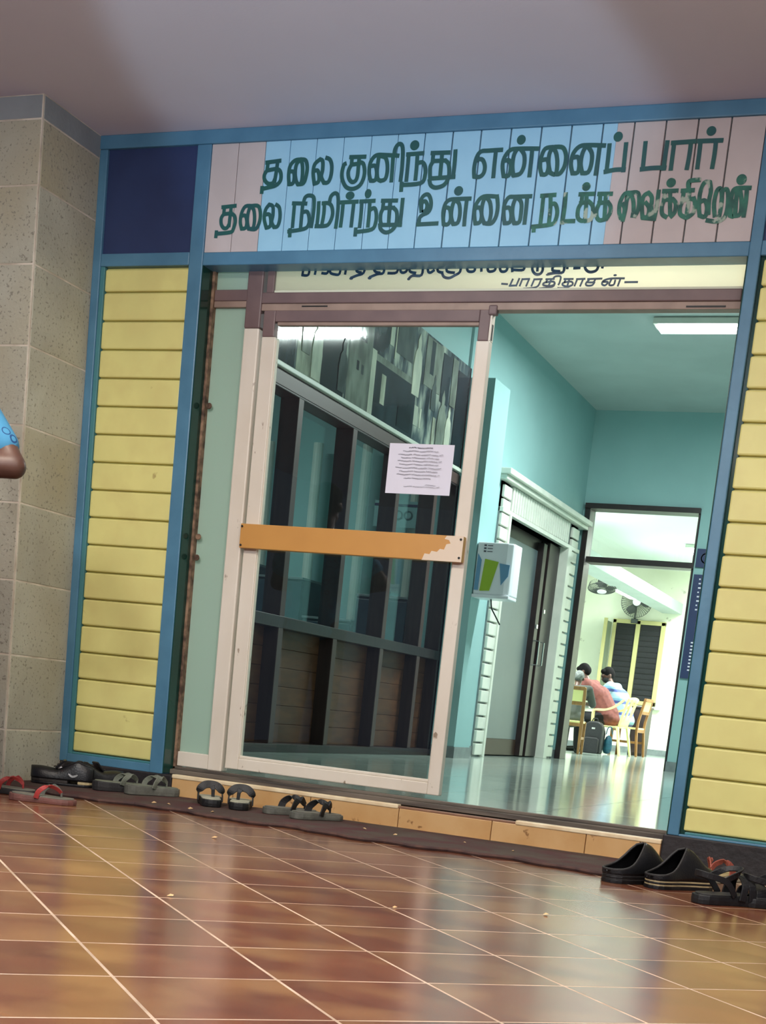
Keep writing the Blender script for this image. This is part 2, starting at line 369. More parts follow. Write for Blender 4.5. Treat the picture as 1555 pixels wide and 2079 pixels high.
wbox('header', 'alu_tan', (-3.052, -1.02, .096, .15, 2.118, 2.146), fr, .002)
wbox('slot', 'dark', (-1.225, -1.075, .093, .1, 2.124, 2.130), fr)
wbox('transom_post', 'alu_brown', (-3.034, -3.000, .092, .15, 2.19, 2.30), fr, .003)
wbox('frosted_pane', 'frost', (-3.288, -3.124, .115, .121, .2, 2.14), fr)
wbox('transom_pane', 'frost', (-3.287, -3.126, .110, .116, 2.204, 2.31), fr)
for z in (1.72, 1.16, 1.07):
    MB().lathe([(0, -.006), (.012, -.005), (.014, 0)], (-3.268, .093, z), 10, 'y').build('screw_cap', 'rust', fr)
# ------------------------------------------------------------------ sliding glass door leaf
dr = thing('door_1', (-2.5, .11, .14), 'cream framed glass sliding door with an orange push plate', kind='structure', world=True)
wbox('stile', 'alu', (-3.040, -2.974, .098, .138, .155, 2.012), dr, .004)
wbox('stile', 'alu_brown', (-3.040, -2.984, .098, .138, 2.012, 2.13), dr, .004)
wbox('stile', 'alu', (-2.058, -2.003, .098, .138, .155, 2.000), dr, .004)
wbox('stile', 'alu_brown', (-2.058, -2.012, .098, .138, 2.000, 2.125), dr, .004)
wbox('stile_edge', 'alu', (-2.012, -2.003, .100, .138, 2.000, 2.115), dr, .002)
wbox('rail', 'alu', (-2.974, -2.058, .098, .138, .155, .206), dr, .004)
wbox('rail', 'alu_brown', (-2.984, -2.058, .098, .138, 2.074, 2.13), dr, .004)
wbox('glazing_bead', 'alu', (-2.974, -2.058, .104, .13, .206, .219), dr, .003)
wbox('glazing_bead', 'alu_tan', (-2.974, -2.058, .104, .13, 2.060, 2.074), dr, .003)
wbox('glazing_bead', 'alu', (-2.976, -2.970, .106, .13, .219, 2.0), dr)
wbox('glazing_bead', 'alu', (-2.062, -2.056, .106, .13, .219, 2.0), dr)
wbox('pane', 'glass', (-2.975, -2.057, .116, .121, .206, 2.07), dr)
wbox('roller_bracket', 'alu_brown', (-2.020, -1.984, .088, .12, 2.098, 2.136), dr, .006)
wbox('slot', 'dark', (-2.86, -2.74, .094, .1, 2.132, 2.137), dr)
wbox('slot', 'dark', (-2.004, -2.0015, .108, .122, 2.005, 2.065), dr)
pp = wbox('push_plate', 'orange', (-3.046, -2.008, .066, .100, 1.122, 1.226), dr, .003)
# chipped corner of the push plate: the bare metal shows
chip = [(-2.182, 1.1215), (-2.172, 1.148), (-2.150, 1.146), (-2.142, 1.160), (-2.118, 1.157), (-2.106, 1.170), (-2.088, 1.168), (-2.080, 1.190), (-2.062, 1.194), (-2.070, 1.207), (-2.090, 1.211), (-2.082, 1.224), (-2.0075, 1.2265), (-2.0075, 1.1215)]
c_ = MB().prism([(x-root_loc(pp)[0], z-root_loc(pp)[2]) for x, z in chip], .0645-.11, .066-.11, 'y').build('bare_patch', 'bare', pp)
for x, z in ((-3.037, 1.214), (-3.037, 1.134), (-2.018, 1.212), (-2.018, 1.138)):
    o = root_loc(pp); MB().lathe([(0, -.0035), (.005, -.003), (.005, 0)], (x-o[0], .0645-o[1], z-o[2]), 8, 'y').build('screw', 'dark', pp)

# ------------------------------------------------------------------ painted sign board
import json
LET = json.loads(r'''{"L1":[[[[-3040,2677,-2974,2682],[-3031,2679,-3033,2646],[-3033,2646,-2986,2652],[-2987,2681,-2988,2650,-2993,2599],[-3033,2646,-3043,2630,-3041,2611,-3024,2595,-3002,2595,-2994,2608],[-2986,2650,-2972,2642,-2965,2624,-2967,2602,-2986,2586,-3020,2579,-3051,2574],[-3049,2582,-3049,2559]],[],0],[[[-2879,2683,-2907,2680,-2927,2659,-2930,2622,-2924,2588],[-2925,2589,-2907,2592,-2903,2614,-2909,2636,-2926,2638],[-2879,2683,-2897,2667,-2901,2636,-2895,2606,-2884,2587],[-2884,2588,-2870,2591,-2866,2620,-2871,2664,-2882,2683],[-2879,2683,-2857,2678,-2847,2649,-2850,2612,-2859,2590,-2882,2587]],[],0],[[[-2765,2685,-2747,2677,-2736,2652,-2736,2615,-2746,2591,-2765,2589],[-2792,2680,-2814,2662,-2818,2629,-2808,2586],[-2809,2587,-2791,2593,-2789,2614,-2798,2637,-2814,2636],[-2792,2680,-2779,2672,-2776,2639,-2779,2613,-2765,2589]],[],0],[[[-2657,2683,-2589,2682],[-2648,2683,-2648,2654],[-2648,2654,-2611,2657],[-2616,2683,-2616,2652,-2616,2612,-2623,2592,-2639,2588,-2654,2603,-2659,2627,-2653,2645,-2647,2654],[-2612,2662,-2595,2655,-2586,2625,-2590,2594,-2605,2571,-2634,2561,-2663,2570,-2682,2598,-2687,2625,-2682,2653,-2674,2659]],[],0],[[[-2444,2680,-2503,2685,-2538,2686,-2556,2674,-2566,2651,-2565,2617,-2555,2589],[-2555,2590,-2535,2592,-2532,2619,-2541,2645,-2559,2645],[-2529,2683,-2531,2656,-2531,2622,-2524,2595,-2510,2588],[-2511,2588,-2492,2594,-2486,2621,-2490,2654,-2502,2676,-2526,2682],[-2467,2680,-2465,2633,-2464,2584],[-2463,2683,-2461,2706,-2448,2723,-2433,2718,-2426,2692,-2423,2632,-2424,2585]],[],0],[[[-2400,2686,-2399,2631,-2399,2584],[-2407,2683,-2337,2685],[-2362,2682,-2360,2630,-2360,2587],[-2358,2648,-2338,2651,-2324,2635,-2320,2602,-2336,2573,-2422,2569],[-2418,2577,-2417,2547]],[[-2378,2716,20,19]],0],[[[-2302,2684,-2226,2683],[-2294,2683,-2294,2655],[-2298,2654,-2240,2654],[-2257,2683,-2256,2652,-2255,2591],[-2292,2652,-2301,2634,-2300,2611,-2297,2588],[-2240,2654,-2225,2641,-2218,2611,-2220,2585,-2236,2562,-2269,2554,-2291,2564,-2299,2584],[-2300,2589,-2247,2590,-2194,2592],[-2201,2689,-2199,2637,-2200,2588]],[],0],[[[-2007,2684,-2062,2683,-2094,2681,-2110,2659,-2115,2621,-2111,2590],[-2112,2590,-2089,2588,-2073,2601,-2071,2627,-2083,2650,-2101,2653,-2111,2646],[-2032,2683,-2032,2633,-2031,2585]],[],0],[[[-1860,2682,-1946,2685,-1975,2680,-1994,2655,-1998,2625,-1989,2587],[-1990,2588,-1968,2589,-1963,2616,-1970,2642,-1989,2644],[-1946,2683,-1956,2661,-1957,2623,-1949,2588],[-1949,2588,-1922,2594,-1910,2621,-1913,2659,-1929,2681],[-1884,2681,-1883,2639,-1883,2583]],[[-1933,2717,18,18]],0],[[[-1803,2685,-1832,2680,-1844,2649,-1844,2615,-1834,2587],[-1835,2588,-1816,2589,-1810,2614,-1818,2640,-1838,2640],[-1801,2684,-1812,2663,-1812,2629,-1801,2593],[-1801,2593,-1778,2587,-1776,2624,-1785,2661,-1801,2684],[-1793,2685,-1761,2681,-1745,2652,-1746,2615,-1761,2589,-1778,2587]],[],0],[[[-1596,2682,-1659,2686,-1695,2683,-1717,2659,-1722,2622,-1711,2587],[-1712,2588,-1691,2590,-1688,2617,-1696,2644,-1715,2644],[-1670,2683,-1681,2657,-1683,2620,-1673,2588],[-1674,2587,-1650,2589,-1641,2618,-1644,2656,-1664,2682],[-1617,2684,-1617,2636,-1619,2580]],[],0],[[[-1579,2685,-1578,2638,-1578,2586],[-1585,2588,-1545,2594,-1508,2594],[-1515,2686,-1514,2636,-1513,2588]],[[-1549,2711,18,18]],0],[[[-1441,2687,-1440,2640,-1439,2589],[-1446,2592,-1401,2595,-1353,2594],[-1358,2686,-1359,2637,-1359,2588]],[],0],[[[-1332,2680,-1332,2636,-1332,2587],[-1340,2680,-1253,2682],[-1269,2681,-1269,2633,-1272,2587]],[],0],[[[-1234,2682,-1233,2639,-1233,2588],[-1243,2682,-1154,2681],[-1177,2680,-1176,2633,-1178,2587]],[[-1199,2715,18,17]],0]],"L2":[[[[-3232,2508,-3167,2512],[-3221,2508,-3222,2480],[-3222,2480,-3183,2483],[-3188,2512,-3190,2478,-3192,2431],[-3222,2480,-3232,2464,-3230,2441,-3217,2425,-3201,2425,-3192,2440],[-3184,2481,-3168,2470,-3163,2447,-3170,2419,-3183,2407,-3254,2402],[-3250,2412,-3251,2389]],[],0],[[[-3089,2509,-3121,2508,-3137,2480,-3139,2446,-3130,2419],[-3131,2420,-3112,2423,-3108,2446,-3117,2471,-3135,2471],[-3099,2506,-3106,2476,-3105,2445,-3096,2418],[-3096,2419,-3076,2422,-3072,2456,-3080,2494,-3097,2507],[-3092,2509,-3059,2507,-3046,2474,-3049,2440,-3062,2418,-3084,2417]],[],0],[[[-3009,2512,-3024,2492,-3027,2458,-3013,2420],[-3014,2421,-2996,2427,-2995,2450,-3004,2473,-3024,2473],[-3009,2512,-2991,2504,-2987,2469,-2990,2443,-2977,2422],[-2977,2423,-2960,2427,-2953,2460,-2960,2498,-2977,2511]],[],0],[[[-2891,2515,-2891,2470,-2891,2421],[-2899,2514,-2836,2511],[-2853,2509,-2853,2469,-2853,2420],[-2850,2478,-2829,2479,-2818,2457,-2817,2431,-2835,2413,-2909,2404],[-2901,2413,-2900,2385],[-2850,2513,-2844,2535,-2827,2542,-2805,2534,-2800,2501,-2801,2456,-2804,2419]],[],0],[[[-2780,2515,-2778,2471,-2779,2419],[-2785,2422,-2736,2423,-2719,2440,-2712,2469,-2720,2498,-2737,2510,-2762,2510],[-2754,2510,-2752,2470,-2757,2422],[-2731,2511,-2727,2535,-2711,2547,-2696,2538,-2690,2497,-2690,2454,-2692,2414]],[],0],[[[-2669,2512,-2669,2465,-2671,2418],[-2679,2511,-2604,2512],[-2621,2511,-2622,2464,-2623,2417]],[[-2641,2536,20,16]],0],[[[-2586,2514,-2584,2463,-2585,2414],[-2593,2512,-2529,2513],[-2550,2512,-2548,2462,-2548,2415],[-2546,2478,-2527,2485,-2516,2464,-2515,2430,-2529,2404,-2591,2396],[-2601,2409,-2601,2382]],[[-2561,2541,15,18]],0],[[[-2497,2512,-2430,2511],[-2489,2510,-2490,2485],[-2493,2484,-2441,2484],[-2460,2510,-2460,2483,-2457,2420],[-2487,2484,-2496,2464,-2495,2437,-2488,2420],[-2443,2484,-2427,2468,-2423,2435,-2429,2411,-2446,2395,-2469,2391,-2490,2404,-2496,2423],[-2496,2420,-2449,2419,-2402,2419],[-2406,2516,-2406,2465,-2407,2414]],[],0],[[[-2320,2466,-2327,2506,-2315,2527,-2296,2528,-2283,2504,-2282,2478,-2292,2462,-2312,2454,-2325,2442,-2325,2417],[-2320,2467,-2322,2496,-2309,2505,-2298,2492,-2300,2472,-2313,2464],[-2332,2418,-2287,2419,-2245,2420]],[],0],[[[-2116,2509,-2170,2509,-2203,2507,-2220,2493,-2226,2460,-2219,2416],[-2219,2416,-2200,2416,-2191,2436,-2199,2472,-2215,2479],[-2184,2503,-2190,2479,-2190,2446,-2179,2417],[-2179,2416,-2159,2421,-2154,2455,-2162,2491,-2180,2505],[-2131,2507,-2132,2457,-2131,2410]],[[-2170,2539,19,18]],0],[[[-2006,2513,-2062,2515,-2087,2493,-2094,2459,-2085,2415],[-2086,2416,-2066,2420,-2062,2446,-2072,2473,-2090,2473],[-2057,2512,-2064,2481,-2062,2446,-2048,2416],[-2048,2416,-2029,2418,-2024,2453,-2033,2492,-2050,2511],[-2007,2516,-1999,2479,-2001,2441,-2015,2416,-2037,2414]],[],0],[[[-1866,2510,-1932,2510,-1958,2508,-1972,2482,-1971,2448,-1963,2414],[-1964,2414,-1942,2417,-1939,2443,-1949,2469,-1966,2470],[-1927,2508,-1936,2481,-1935,2447,-1924,2413],[-1924,2413,-1903,2417,-1900,2454,-1904,2488,-1923,2508],[-1882,2507,-1881,2461,-1881,2410]],[],0],[[[-1817,2513,-1816,2466,-1816,2412],[-1826,2510,-1769,2512],[-1788,2509,-1783,2466,-1782,2414],[-1783,2477,-1766,2479,-1754,2453,-1756,2423,-1771,2405,-1848,2398],[-1841,2402,-1840,2381]],[],1],[[[-1728,2516,-1726,2464,-1728,2407],[-1733,2414,-1705,2415,-1681,2415]],[],1],[[[-1673,2511,-1616,2511],[-1662,2511,-1661,2481],[-1667,2479,-1631,2482],[-1645,2510,-1642,2477,-1639,2419],[-1661,2479,-1671,2459,-1669,2428,-1653,2415,-1637,2418],[-1634,2484,-1616,2468,-1611,2438,-1618,2418,-1639,2414]],[[-1650,2538,17,16]],1],[[[-1599,2510,-1546,2509],[-1591,2509,-1589,2480],[-1595,2477,-1557,2479],[-1569,2508,-1567,2474,-1563,2418],[-1589,2479,-1598,2453,-1594,2427,-1581,2415,-1561,2418],[-1557,2479,-1545,2463,-1544,2440,-1556,2418]],[],1],[[[-1473,2510,-1496,2507,-1510,2477,-1509,2443,-1499,2420],[-1496,2417,-1489,2435,-1490,2457,-1500,2472],[-1475,2510,-1485,2483,-1486,2450,-1491,2412],[-1473,2509,-1460,2482,-1454,2449,-1455,2425],[-1473,2510,-1445,2508,-1436,2474,-1438,2445,-1447,2425]],[],1],[[[-1405,2508,-1422,2496,-1424,2463,-1416,2421],[-1417,2422,-1397,2424,-1396,2455,-1412,2474],[-1405,2508,-1390,2491,-1387,2455,-1376,2417],[-1367,2514,-1367,2454,-1371,2412],[-1416,2420,-1370,2415]],[],1],[[[-1350,2512,-1296,2512],[-1342,2511,-1342,2482],[-1347,2481,-1310,2483],[-1323,2511,-1320,2482,-1312,2429],[-1341,2481,-1347,2457,-1342,2431,-1325,2420],[-1310,2483,-1296,2467,-1296,2437,-1309,2421]],[[-1324,2541,18,17]],1],[[[-1280,2511,-1235,2512],[-1272,2512,-1272,2480],[-1275,2478,-1232,2482],[-1252,2511,-1249,2476,-1250,2413],[-1270,2479,-1278,2455,-1274,2429,-1258,2419],[-1232,2485,-1224,2465,-1225,2435,-1242,2419],[-1253,2511,-1259,2535,-1252,2545,-1217,2547]],[],1],[[[-1180,2538,-1200,2536,-1210,2501,-1208,2457,-1201,2423],[-1179,2538,-1171,2507,-1173,2474,-1169,2427],[-1202,2423,-1180,2418,-1177,2449,-1188,2474,-1203,2471]],[],1],[[[-1144,2418,-1153,2463,-1149,2506,-1136,2514,-1127,2483,-1126,2447,-1128,2406],[-1131,2505,-1113,2511,-1104,2483,-1102,2439,-1110,2411,-1135,2400,-1172,2405],[-1128,2505,-1126,2447]],[],1],[[[-1027,2513,-1079,2513,-1091,2497,-1091,2461,-1088,2420],[-1089,2420,-1074,2417,-1073,2446,-1084,2471],[-1075,2508,-1073,2464,-1069,2419],[-1069,2418,-1052,2424,-1052,2463,-1064,2507],[-1040,2513,-1037,2463,-1038,2415]],[[-1064,2543,19,19]],1]],"L3":[[[[-1981,2219,-1956,2217]],[],0],[[[-1936,2236,-1946,2210],[-1948,2211,-1919,2212],[-1909,2238,-1919,2210]],[],0],[[[-1896,2235,-1904,2210],[-1898,2235,-1866,2236],[-1868,2235,-1877,2209]],[],0],[[[-1846,2235,-1855,2209],[-1848,2234,-1814,2235],[-1818,2235,-1827,2210,-1847,2202,-1887,2199]],[],0],[[[-1798,2234,-1764,2235],[-1792,2234,-1795,2223],[-1795,2223,-1767,2225,-1760,2216,-1774,2209,-1803,2211,-1807,2218,-1795,2224],[-1776,2234,-1784,2209],[-1761,2217,-1768,2206,-1822,2199],[-1770,2234,-1760,2244,-1739,2243,-1740,2222,-1744,2213]],[],0],[[[-1724,2234,-1687,2234],[-1718,2233,-1720,2222],[-1720,2222,-1693,2224,-1686,2213,-1704,2206,-1724,2210,-1728,2217,-1719,2223],[-1702,2233,-1707,2208],[-1688,2211,-1714,2201,-1745,2200],[-1743,2202,-1745,2197]],[],0],[[[-1670,2233,-1678,2208],[-1673,2233,-1639,2234],[-1646,2233,-1655,2207]],[],0],[[[-1628,2233,-1571,2234],[-1620,2232,-1633,2217,-1627,2209,-1607,2210,-1599,2221],[-1597,2232,-1604,2221,-1628,2221]],[],0],[[[-1482,2234,-1534,2234,-1562,2227,-1568,2214,-1555,2209,-1545,2221,-1563,2222],[-1532,2232,-1539,2211,-1521,2211,-1517,2228],[-1497,2232,-1504,2206]],[[-1520,2246,7,4]],0],[[[-1478,2220,-1428,2220]],[],0]],"L4":[[[[-2870,2309,-2875,2262],[-2876,2262,-2846,2264,-2846,2309],[-2810,2308,-2816,2265]],[],0],[[[-2784,2269,-2758,2270,-2753,2307],[-2744,2303,-2746,2272,-2723,2263,-2702,2266,-2697,2307],[-2671,2306,-2676,2264]],[],0],[[[-2628,2306,-2625,2276,-2603,2269],[-2586,2305,-2592,2268,-2623,2257,-2648,2248]],[[-2646,2246,9,5]],0],[[[-2554,2304,-2542,2274,-2518,2267],[-2501,2304,-2502,2267,-2528,2262,-2562,2250],[-2481,2265,-2442,2268,-2440,2303]],[[-2562,2247,9,6]],0],[[[-2432,2303,-2426,2273,-2413,2266,-2398,2275,-2399,2302],[-2388,2302,-2385,2272,-2358,2264],[-2329,2301,-2331,2256,-2370,2254,-2385,2243]],[[-2386,2241,7,5]],0],[[[-2311,2301,-2304,2271,-2293,2265,-2278,2274],[-2267,2300,-2261,2271,-2239,2264],[-2221,2300,-2222,2270,-2189,2263],[-2242,2264,-2232,2248,-2209,2243,-2187,2252,-2164,2267,-2165,2299]],[],0],[[[-2139,2298,-2133,2272,-2117,2266,-2102,2272,-2103,2297],[-2077,2297,-2073,2268],[-2051,2296,-2045,2270,-2030,2266,-2015,2273,-2016,2296]],[],0],[[[-2000,2296,-1992,2269,-1976,2265,-1965,2273,-1965,2295],[-1947,2295,-1942,2265],[-1936,2271,-1896,2271,-1897,2294]],[],0],[[[-1859,2294,-1859,2271,-1844,2254,-1824,2255,-1816,2271,-1822,2293],[-1839,2293,-1838,2266]],[],0],[[[-1770,2292,-1776,2268,-1746,2263],[-1730,2292,-1731,2260,-1765,2257,-1792,2253],[-1716,2292,-1716,2273],[-1689,2274,-1665,2275]],[[-1794,2251,7,4]],0],[[[-1647,2291,-1642,2271,-1624,2259,-1600,2263,-1592,2277,-1592,2290],[-1572,2290,-1575,2274]],[],0]]}''')
def letter_mesh(strokes, dots, width, y, ox):
    mb = MB()
    for q_, s in enumerate(strokes):
        yk = y-.00018*q_
        P = [Vector((s[i]/1000-ox[0], 0, s[i+1]/1000-ox[2])) for i in range(0, len(s), 2)]
        P = catmull(P, 4); n = len(P); V = []
        for i, p in enumerate(P):
            d = (P[min(i+1, n-1)] - P[max(i-1, 0)]).normalized(); w = Vector((-d.z, 0, d.x))
            e = p - d*(width*.25 if i == 0 else 0) + d*(width*.25 if i == n-1 else 0)
            V += [e + w*width/2, e - w*width/2]
        vs = [(v.x, yk-ox[1], v.z) for v in V]
        mb.add(vs, [(2*i, 2*i+1, 2*i+3, 2*i+2) for i in range(n-1)])
    for (x, z, rx, rz) in dots:
        vs = [(x/1000-ox[0]+rx/1000*math.cos(2*math.pi*k/18), y-ox[1], z/1000-ox[2]+rz/1000*math.sin(2*math.pi*k/18)) for k in range(18)]
        mb.add(vs, [tuple(range(18))])
    return mb
sg = thing('sign_board', (-2.15, 0, 2.33), 'long boarded sign with two lines of dark green Tamil lettering', 'sign', world=True)
sm = [-3.304, -3.176, -3.0485, -2.934, -2.813, -2.691, -2.569, -2.453, -2.338, -2.219, -2.101, -1.978, -1.855, -1.735, -1.612, -1.491, -1.371, -1.251, -1.129, -1.0]
for k, (a, b) in enumerate(zip(sm[:-1], sm[1:])):
    gap = .0012 if k < 8 else .0028
    if a < -1.555 < b:      # this board is two-toned
        wbox('board', 'sign_blue', (a+gap, -1.556, .006, .02, 2.329, 2.7595), sg, .0015); wbox('board', 'sign_pink', (-1.556, b-gap, .006, .02, 2.329, 2.7595), sg, .0015)
    else:
        wbox('board', 'sign_pink' if (k < 2 or a > -1.555) else 'sign_blue', (a+gap, b-gap, .006, .02, 2.329, 2.7595), sg, .0015)
wbox('backing', 'skirt', (-3.304, -1.0, .018, .04, 2.329, 2.76), sg)
ox = root_loc(sg)
for key in ('L1', 'L2'):
    for s, d, w in LET[key]:
        mb = letter_mesh(s, d, .0165 if key == 'L1' else .0160, .0046, ox)
        me = mb.mesh('letter', 'letter_worn' if w else 'letter', fix=False); child(me, 'letter', sg, (0, 0, 0))
# cream board over the door with navy script
tb = thing('transom_board', (-2.0, .1, 2.19), 'cream transom board above the door with slanted navy Tamil script', 'sign', world=True)
wbox('board', 'cream_board', (-2.998, -1.006, .104, .112, 2.192, 2.50), tb)
wbox('edge_strip', 'cream_edge', (-2.998, -1.006, .098, .104, 2.190, 2.200), tb)
ox = root_loc(tb)
for key in ('L3', 'L4'):
    for s, d, w in LET[key]:
        me = letter_mesh(s, d, .0075 if key == 'L3' else .011, .1025, ox).mesh('letter', 'letter_blue', fix=False); child(me, 'letter', tb, (0, 0, 0))
# notice taped on the glass
nt_ = thing('notice_paper', (-2.25, .112, 1.41), 'white paper notice with rows of small print taped on the glass door', 'notice', world=True)
wbox('sheet', 'paper', (-2.3985, -2.109, .1135, .1145, 1.391, 1.5935), nt_)
ox = root_loc(nt_)
rr = random.Random(3)
for (yy, xa, xb, wd) in ((165,570,1010,2.2),(230,460,1110,1.5),(297,370,1195,1.5),(357,420,1125,1.5),(417,360,1170,1.5),(480,385,1115,1.5),(545,315,1185,1.5),(608,385,1100,1.5),(672,335,1140,1.5),(738,470,970,1.5),(857,860,1050,1.1),(893,470,1140,1.1)):
    v = (yy-95)/930; xl = 215-95*v; z = 1.5925-v*.2; xa_ = -2.398+(xa-xl)/1190*.2893; xb_ = -2.398+(xb-xl)/1190*.2893
    st = []; x = xa_
    while x < xb_-.002:
        wl = rr.uniform(.025, .07); xe = min(x+wl, xb_)
        while x < xe-.001:
            h = rr.choice((.0022, .003, .0034)); dx = rr.uniform(.0028, .0042)
            k = rr.random()
            z0 = z-.0015+(.0012*math.sin(x*90))
            if k < .4: st.append([x, z0, x, z0+h, x+dx, z0+h, x+dx, z0])
            elif k < .75: st.append([x, z0+h, x, z0, x+dx, z0, x+dx, z0+h])
            else: st.append([x, z0+h*.5, x+dx*.5, z0+h, x+dx, z0+h*.5, x+dx*.5, z0, x, z0+h*.5])
            x += dx*1.25
        x += .004
    me = letter_mesh([[q*1000 for q in s] for s in st], [], .0006*wd, .1128, ox).mesh('text_line', 'ink', fix=False); child(me, 'text_line', nt_, (0, 0, 0))


# ------------------------------------------------------------------ hall: floor tiles, walls, ceiling
hf = struct('floor', 'hallgrout', [(-4.6, 1.4, .11, 10.0, 0, .1285), (-9.2, -1.3, 10.0, 20.2, 0, .1285)], 'polished pale green hall floor tiles mirroring the reading room')
T2 = .60
ht_me = MB().box(-T2/2+.002, T2/2-.002, -T2/2+.002, T2/2-.002, -.02, 0).mesh('tile', 'halltile')
cnt = 0; far_t = MB()
for i in range(0, 34):
    for j in range(-16, 4):
        x = -1.02+j*T2+T2/2; y = .17+i*T2+T2/2
        if y < 9.95: ok = -4.5 < x < 1.2
        else: ok = -9 < x < -1.5 and y < 20
        if not ok: continue
        t_ = (y+5.53); vis = -.62*t_ < x < .02*t_
        if vis and cnt < 290: child(ht_me, 'tile', hf, (x, y, .13)); cnt += 1
        else: far_t.box(x-T2/2+.002, x+T2/2-.002, y-T2/2+.002, y+T2/2-.002, .11, .13)
tag(far_t.build('tile_field', 'halltile', hf, fix=False), kind='stuff')
struct('ceiling', 'tealceil', [(-9, 1.4, .11, 9.97, 3.86, 3.95)], 'grey-white hall ceiling')
struct('wall_right', 'teal', [(1.2, 1.35, .2, 9.97, .1, 3.9)], 'teal right wall of the hall')
struct('wall_back', 'teal', [(-9, -4.12, 9.77, 9.97, .1, 3.9), (-2.88, 1.4, 9.77, 9.97, .1, 3.9), (-4.12, -2.88, 9.77, 9.97, 2.89, 3.9)], 'teal end wall of the hall with the reading room doorway')
struct('wall_side', 'teal', [(-4.35, -4.15, 5.75, 6.87, .1, 3.9), (-4.35, -4.15, 9.62, 9.80, .1, 3.9), (-4.35, -4.15, 6.87, 9.62, 2.60, 3.9), ], 'teal left wall of the hall beside the side door')
struct('wall_upper', 'teal', [(-4.35, -4.172, .2, 5.75, 3.29, 3.9), (-4.35,-4.172,.2,5.75,2.485,3.29)], 'teal wall above the photo mural')
struct('wall_column', 'teal', [(-4.16, -3.94, 5.79, 6.20, .13, 3.22)], 'teal pilaster at the end of the timber partition')
bs = thing('baseboard_left', (-4.0, 6, .13), 'grey stone skirting along the hall walls', kind='structure', world=True)
wbox('skirting', 'skirt', (-4.16, -3.932, 5.782, 6.21, .13, .225), bs); wbox('skirting', 'skirt', (-4.15, -4.135, 6.21, 6.87, .13, .225), bs)
wbox('skirting', 'skirt', (-4.15, -4.13, 9.62, 9.76, .13, .225), bs); wbox('skirting', 'skirt', (-2.885, 1.2, 9.755, 9.77, .13, .235), bs)
# ------------------------------------------------------------------ timber and glass partition with photo mural above
pt = thing('wall_partition', (-4.2, 3.2, .13), 'dark timber partition with glass panes over plywood boards behind the sliding door', kind='structure', world=True)
ys = [1.03, 1.89, 2.75, 3.61, 4.48, 5.27, 5.76]
XG = -4.262
for y in ys[:-1]:
    wbox('post', 'brownwood', (XG-.02, -4.152, y-.033, y+.033, .13, 2.44), pt, .003); wbox('post_edge', 'brownedge', (-4.152, -4.149, y-.033, y+.033, .19, 2.40), pt)
wbox('post', 'brownwood', (XG-.02, -4.15, 5.72, 5.79, .13, 2.44), pt, .003)
wbox('rail', 'brownwood', (XG-.02, -4.148, .2, 5.76, 2.345, 2.45), pt, .004); wbox('rail_edge', 'brownedge', (-4.150, -4.144, .2, 5.76, 2.36, 2.44), pt)
wbox('rail', 'brownwood', (XG-.02, -4.145, .2, 5.76, .930, 1.005), pt, .004); wbox('rail', 'brownwood', (XG-.02, -4.14, .2, 5.76, .13, .185), pt, .004)
wbox('cap_trim', 'whitepaint', (XG-.02, -4.125, .2, 5.76, 2.455, 2.485), pt, .004)
yy = [.25]+ys
for a, b in zip(yy[:-1], yy[1:]):
    wbox('pane', 'glass_in', (XG, XG+.005, a, b, 1.0, 2.35), pt)
    for k in range(6):
        z0 = .185+k*.1245; wbox('plank', 'plankwood', (XG-.01, XG+.008, a+.02, b-.02, z0+.001, z0+.1235), pt, .003)
wbox('plank_backing', 'dark', (XG-.03, XG-.01, .2, 5.78, .13, .95), pt)
# mural: grey printed photographs, flat glossy sheet
def mural_mat():
    m = bpy.data.materials.new('photo_print'); m.use_nodes = True; N = m.node_tree.nodes; L = m.node_tree.links; b = N['Principled BSDF']; b.inputs['Roughness'].default_value = .06
    oi = N.new('ShaderNodeObjectInfo'); tc = N.new('ShaderNodeTexCoord'); mp = N.new('ShaderNodeMapping'); mp.inputs['Scale'].default_value = (1, 5.5, 1.8)
    cb = N.new('ShaderNodeCombineXYZ'); L.new(oi.outputs['Random'], cb.inputs[0]); L.new(oi.outputs['Random'], cb.inputs[1]); sc = N.new('ShaderNodeVectorMath'); sc.operation = 'SCALE'; sc.inputs[3].default_value = 60; L.new(cb.outputs[0], sc.inputs[0])
    L.new(tc.outputs['Object'], mp.inputs[0]); ad = N.new('ShaderNodeVectorMath'); L.new(mp.outputs[0], ad.inputs[0]); L.new(sc.outputs[0], ad.inputs[1])
    n = N.new('ShaderNodeTexNoise'); n.inputs['Scale'].default_value = 1.7; n.inputs['Detail'].default_value = 5; L.new(ad.outputs[0], n.inputs['Vector'])
    r = N.new('ShaderNodeValToRGB'); e = r.color_ramp.elements; e[0].position = .36; e[0].color = rgb(30, 40, 50); e[1].position = .68; e[1].color = rgb(196, 204, 188)
    x = e.new(.5); x.color = rgb(86, 98, 104); L.new(n.outputs[0], r.inputs[0]); L.new(r.outputs[0], b.inputs['Base Color'])
    bp = N.new('ShaderNodeBump'); bp.inputs['Strength'].default_value = .30; bp.inputs['Distance'].default_value = .012; n2 = N.new('ShaderNodeTexNoise'); n2.inputs['Scale'].default_value = 2.2; L.new(tc.outputs['Object'], n2.inputs['Vector']); L.new(n2.outputs[0], bp.inputs['Height']); L.new(bp.outputs[0], b.inputs['Normal'])
    return m
M['mural'] = mural_mat()
for nm, c in (('mg1', (52, 62, 72)), ('mg2', (150, 158, 146)), ('mg3', (210, 214, 192)), ('mg4', (34, 44, 54)), ('mg5', (96, 106, 106))):
    M[nm] = mat('print_'+nm, rgb(*c), .06, c2=rgb(*[int(v*.68) for v in c]), scale=4, stretch=(1, 2.2, 1), bump=.12, bscale=2.2)
